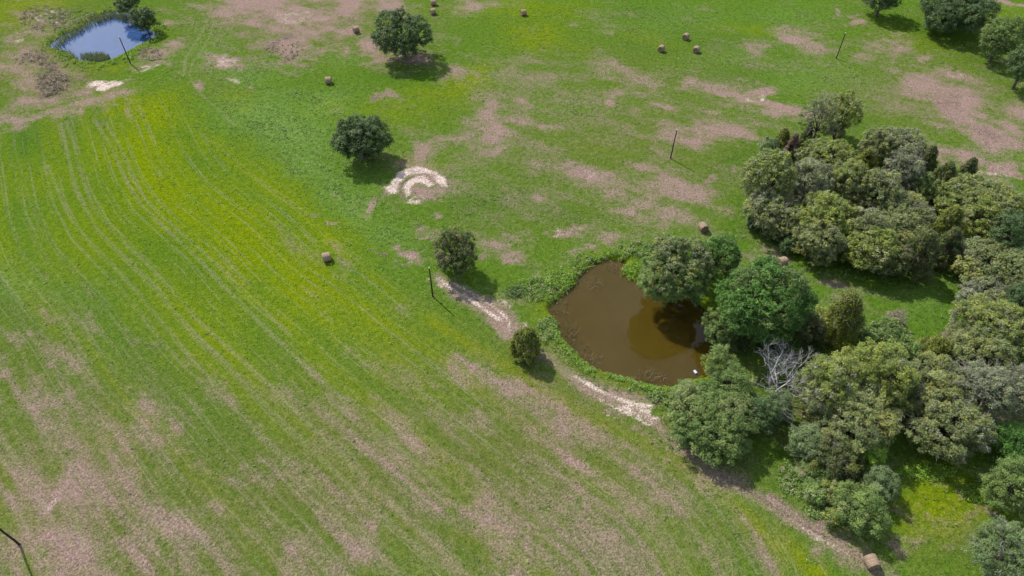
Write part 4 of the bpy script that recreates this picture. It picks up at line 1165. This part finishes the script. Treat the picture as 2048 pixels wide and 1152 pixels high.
def fallen(px, py, ang, L, label, seed, r=.09):
    g = np.random.default_rng(seed)
    B = gnd(px, py)
    root = empty('fallen_branch', (B[0], B[1], ground_z(B[0], B[1])), ang)
    Pp, rr = limb(g, (-L / 2, 0, .05), (L / 2, 0, .10), r, r * .4, 6, .04)
    Vt, Ft = tubes([(Pp, rr)], 6)
    mesh_obj('stem', Vt, Ft, M_grey, root)
    for q in range(5):
        a = Pp[g.integers(1, 5)]
        e = a + np.array([g.uniform(.3, .9), g.choice([-1, 1]) * g.uniform(.4, 1.0), g.uniform(.1, .5)])
        Vt, Ft = tubes([limb(g, a, e, r * .45, r * .12, 4)], 5)
        mesh_obj('side_branch', Vt, Ft, M_grey, root)
    return tag(root, label, 'branch')
fallen(1545, 766, 2.2, 3.6, 'pale fallen branch on the bare soil under the bleached dead tree', 3)
fallen(1606, 800, 2.6, 3.0, 'pale fallen branch between the vine-covered bush and the grey-olive tree', 4)
fallen(1565, 838, 2.4, 3.4, 'grey fallen branch below the vine-covered bush', 6)

# ------------------------------------------------------------------ uncountable growth: pond-margin weeds, reeds, drowned brush, dead scrub, rank grass
def scatter_line(g, pts, width, n, z=None):
    P = smooth_line(gpoly(pts), 6)
    seg = np.linalg.norm(np.diff(P, axis=0), axis=1)
    cum = np.append(0, np.cumsum(seg))
    t = g.uniform(0, cum[-1], n)
    i = np.clip(np.searchsorted(cum, t) - 1, 0, len(seg) - 1)
    f = (t - cum[i]) / seg[i]
    Q = P[i] + (P[i + 1] - P[i]) * f[:, None]
    return Q + g.normal(size=(n, 2)) * width

def scatter_blob(g, px, py, rx, ry, n):
    a = g.uniform(0, 6.283, n)
    r = np.sqrt(g.random(n))
    return np.array([gnd(px + rx * u * math.cos(v), py + ry * u * math.sin(v))[:2] for u, v in zip(r, a)])

def zs_of(Q):
    i = np.clip(np.searchsorted(ax, Q[:, 0]), 1, nx - 1)
    j = np.clip(np.searchsorted(ay, Q[:, 1]), 1, ny - 1)
    return Z[j * nx + i]

def growth(name, label, parts, seed, cat):
    """parts: list of (centres (n,2), clump radius, leaves per clump, leaf size, palette)"""
    g = np.random.default_rng(seed)
    VV, FF, CC, o = [], [], [], 0
    for Q, rc, per, lf, pal in parts:
        z = zs_of(Q)
        C = np.column_stack([Q, z + rc * .35])
        r = rc * g.uniform(.6, 1.35, len(Q))
        v, f, c = clump_leaves(g, C, r, per, lf, .5, pal, None, .8, .5)
        zz = np.repeat(np.repeat(z, per), 3)
        v[:, 2] = np.maximum(v[:, 2], zz - .02)
        VV.append(v)
        FF.append(f + o)
        CC.append(c)
        o += len(v)
    return tag(mesh_obj(name, np.vstack(VV), np.vstack(FF), M_leaf, None, np.vstack(CC)), label, cat, None, 'stuff')

g = np.random.default_rng(77)
def patchy(Q):
    return Q[vnoise(Q[:, 0], Q[:, 1], 1.7, 140) > .42]
W1 = [(1254, 512), (1225, 507), (1192, 515), (1166, 533), (1144, 554), (1124, 577), (1102, 593), (1086, 610)]
W2 = [(1092, 618), (1108, 650), (1118, 678), (1142, 706), (1164, 730), (1196, 746), (1240, 760), (1292, 775), (1336, 781), (1378, 768), (1410, 760)]
growth('pond_margin_weeds', 'lush green weeds fringing the brown pond', [
    (patchy(scatter_line(g, W1, .45, 330)), .40, 22, .18, 'lime'), (patchy(scatter_line(g, W2, .40, 600)), .36, 20, .18, 'lime'),
    (patchy(scatter_line(g, W2[:-2], .9, 300)), .36, 18, .18, 'weed'), (scatter_line(g, [(1235, 512), (1190, 522), (1150, 550), (1110, 585)], 1.5, 160), .5, 18, .24, 'weed'),
    (scatter_blob(g, 1262, 545, 18, 16, 60), .6, 26, .22, 'lime'), (scatter_blob(g, 1272, 500, 40, 16, 80), .55, 20, .24, 'weed'),
    (scatter_blob(g, 1075, 580, 46, 26, 90), .6, 22, .24, 'weed'), (scatter_blob(g, 1120, 560, 30, 18, 60), .7, 26, .24, 'lime'), (scatter_blob(g, 1030, 585, 18, 12, 30), .7, 22, .24, 'oak'),
    (scatter_blob(g, 1095, 660, 20, 26, 60), .5, 20, .24, 'weed'), (scatter_blob(g, 1330, 795, 36, 14, 70), .5, 18, .24, 'weed')], 400, 'weeds')
growth('undergrowth', 'shaded undergrowth filling the gaps between the grove and wood trees', [
    (scatter_blob(g, 1650, 420, 140, 80, 260), .9, 30, .26, 'olive'), (scatter_blob(g, 1820, 440, 110, 90, 240), .9, 30, .26, 'oak'), (scatter_blob(g, 1960, 520, 70, 60, 140), .9, 30, .26, 'leafy'),
    (scatter_blob(g, 1720, 820, 110, 70, 200), .9, 30, .26, 'olive'), (scatter_blob(g, 1910, 820, 100, 70, 180), .9, 30, .26, 'leafy'), (scatter_blob(g, 1980, 680, 60, 60, 120), .9, 30, .26, 'oak'),
    (scatter_blob(g, 1580, 690, 70, 26, 90), .8, 28, .24, 'oak'), (scatter_blob(g, 1470, 800, 50, 50, 90), .8, 28, .24, 'leafy'), (scatter_blob(g, 1690, 960, 40, 50, 80), .6, 26, .22, 'weed')], 399, 'undergrowth')
growth('rank_weeds', 'rank weedy growth between the farm track and its thicket', [
    (scatter_blob(g, 1600, 955, 46, 40, 190), .42, 16, .22, 'weed'), (scatter_blob(g, 1635, 1010, 26, 30, 90), .42, 16, .22, 'weed'), (scatter_blob(g, 1850, 945, 60, 14, 140), .45, 18, .24, 'lime'),
    (scatter_blob(g, 1960, 985, 40, 20, 80), .45, 18, .22, 'lime'), (scatter_blob(g, 1500, 690, 60, 16, 80), .6, 20, .26, 'leafy'), (scatter_blob(g, 1470, 690, 34, 24, 60), .7, 22, .26, 'oak'),
    (scatter_blob(g, 1870, 715, 60, 14, 80), .6, 20, .26, 'weed'), (scatter_blob(g, 1690, 550, 60, 10, 60), .4, 14, .24, 'weed'), (scatter_blob(g, 1360, 880, 30, 20, 50), .4, 16, .22, 'weed')], 401, 'weeds')
growth('far_bank_scrub', 'dead brown and green scrub on the banks of the far blue pond', [
    (scatter_blob(g, 105, 165, 34, 26, 110), .6, 16, .30, 'brush'), (scatter_line(g, [(75, 105), (95, 130), (105, 165), (88, 195)], .9, 70), .6, 16, .3, 'brush'), (scatter_blob(g, 90, 38, 50, 26, 110), .6, 14, .32, 'brush'),
    (scatter_blob(g, 150, 40, 50, 22, 110), .6, 14, .32, 'weed'), (scatter_line(g, [(110, 95), (150, 125), (195, 132), (240, 122), (290, 92), (318, 78)], 1.0, 160), .5, 14, .3, 'lime'),
    (scatter_line(g, [(95, 92), (125, 68), (160, 52), (190, 34), (220, 20), (250, 20)], 1.3, 160), .6, 14, .3, 'weed'), (scatter_blob(g, 320, 60, 14, 16, 50), .5, 14, .3, 'lime'), (scatter_blob(g, 300, 110, 26, 14, 50), .45, 12, .3, 'brush'),
    (scatter_blob(g, 60, 120, 30, 12, 40), .5, 12, .3, 'brush'), (scatter_blob(g, 570, 100, 40, 24, 60), .35, 10, .3, 'brush')], 402, 'scrub')

def blades(name, label, groups, seed, cat, zbase, wid=.05):
    """upright thin blades: reeds or drowned twigs"""
    g = np.random.default_rng(seed)
    VV, CC = [], []
    for Q, h, lean, pal in groups:
        n = len(Q)
        a = g.uniform(0, 6.283, n)
        t = np.stack([np.cos(a), np.sin(a), np.zeros(n)], 1) * wid * .5
        hh = h * g.uniform(.6, 1.25, (n, 1))
        B = np.column_stack([Q, np.full(n, zbase)])
        tip = B + np.concatenate([g.normal(size=(n, 2)) * lean, np.ones((n, 1))], 1) * hh
        m = (B + tip) / 2 + np.array([0, 0, .05])
        VV.append(np.stack([B - t, B + t, m + t * .9, m - t * .9], 1).reshape(-1, 3))
        VV.append(np.stack([m - t * .9, m + t * .9, tip + t * .15, tip - t * .15], 1).reshape(-1, 3))
        c = pal_pick(g, pal, n) * g.uniform(.75, 1.25, (n, 1))
        CC += [np.repeat(c, 4, 0)] * 2
    V = np.vstack(VV)
    return tag(mesh_obj(name, V, np.arange(len(V)).reshape(-1, 4), M_leaf, None, np.vstack(CC)), label, cat, None, 'stuff')

# ungrazed tufts on the pasture and along the field edge
nt = 38000
tx, ty = g.uniform(-125, 125, nt * 6), g.uniform(24, 172, nt * 6)
ti = np.clip(np.searchsorted(ay, ty), 1, ny - 1) * nx + np.clip(np.searchsorted(ax, tx), 1, nx - 1)
pr = (.10 + mint[ti] * .8 + .25 * lime[ti] + .3 * deep[ti]) * (1 - .75 * field[ti]) * np.clip(1.25 - dirt_a[ti], 0.05, 1) * (sd1[ti] < -.8) * (sd2[ti] < -.8)
pr *= sstep(.35, .65, rag[ti]) * 1.2 + .15
pk = np.where(g.random(len(pr)) < pr)[0][:nt]
Q = np.stack([tx[pk], ty[pk]], 1)
half = len(Q) // 2
growth('grass_tufts', 'taller ungrazed grass tufts dotted over the green pasture', [
    (Q[:half], .20, 4, .20, 'tuft'), (Q[half:], .28, 5, .22, 'tuftl')], 405, 'grass')

blades('reeds', 'pale reeds standing in the far blue pond', [
    (scatter_blob(g, 190, 114, 30, 8, 700), 1.1, .18, 'reed'), (scatter_line(g, [(190, 44), (215, 32), (240, 30), (258, 38)], .8, 700), 1.2, .18, 'reed'),
    (scatter_line(g, [(112, 92), (130, 76), (155, 62), (180, 48)], .7, 450), 1.1, .18, 'reed'), (scatter_line(g, [(110, 98), (135, 108), (150, 118)], .6, 300), 1.0, .2, 'reed')], 403, 'reeds', WZ2 - .1, .09)
blades('drowned_brush', 'thin brown drowned brush poking out of the brown pond margin', [
    (scatter_blob(g, 1142, 665, 14, 26, 110), .7, .7, 'drown'), (scatter_blob(g, 1120, 615, 20, 14, 70), .6, .7, 'drown'), (scatter_blob(g, 1190, 718, 16, 12, 70), .6, .7, 'drown'), (scatter_blob(g, 1292, 750, 18, 12, 70), .7, .7, 'drown'),
    (scatter_blob(g, 1325, 752, 8, 6, 30), .5, .7, 'drown'), (scatter_blob(g, 1180, 565, 30, 14, 80), .5, .8, 'drown'), (scatter_blob(g, 1165, 700, 20, 20, 70), .5, .8, 'drown'), (scatter_blob(g, 1225, 535, 20, 8, 50), .4, .8, 'drown')], 404, 'brush', WZ1 - .05, .04)
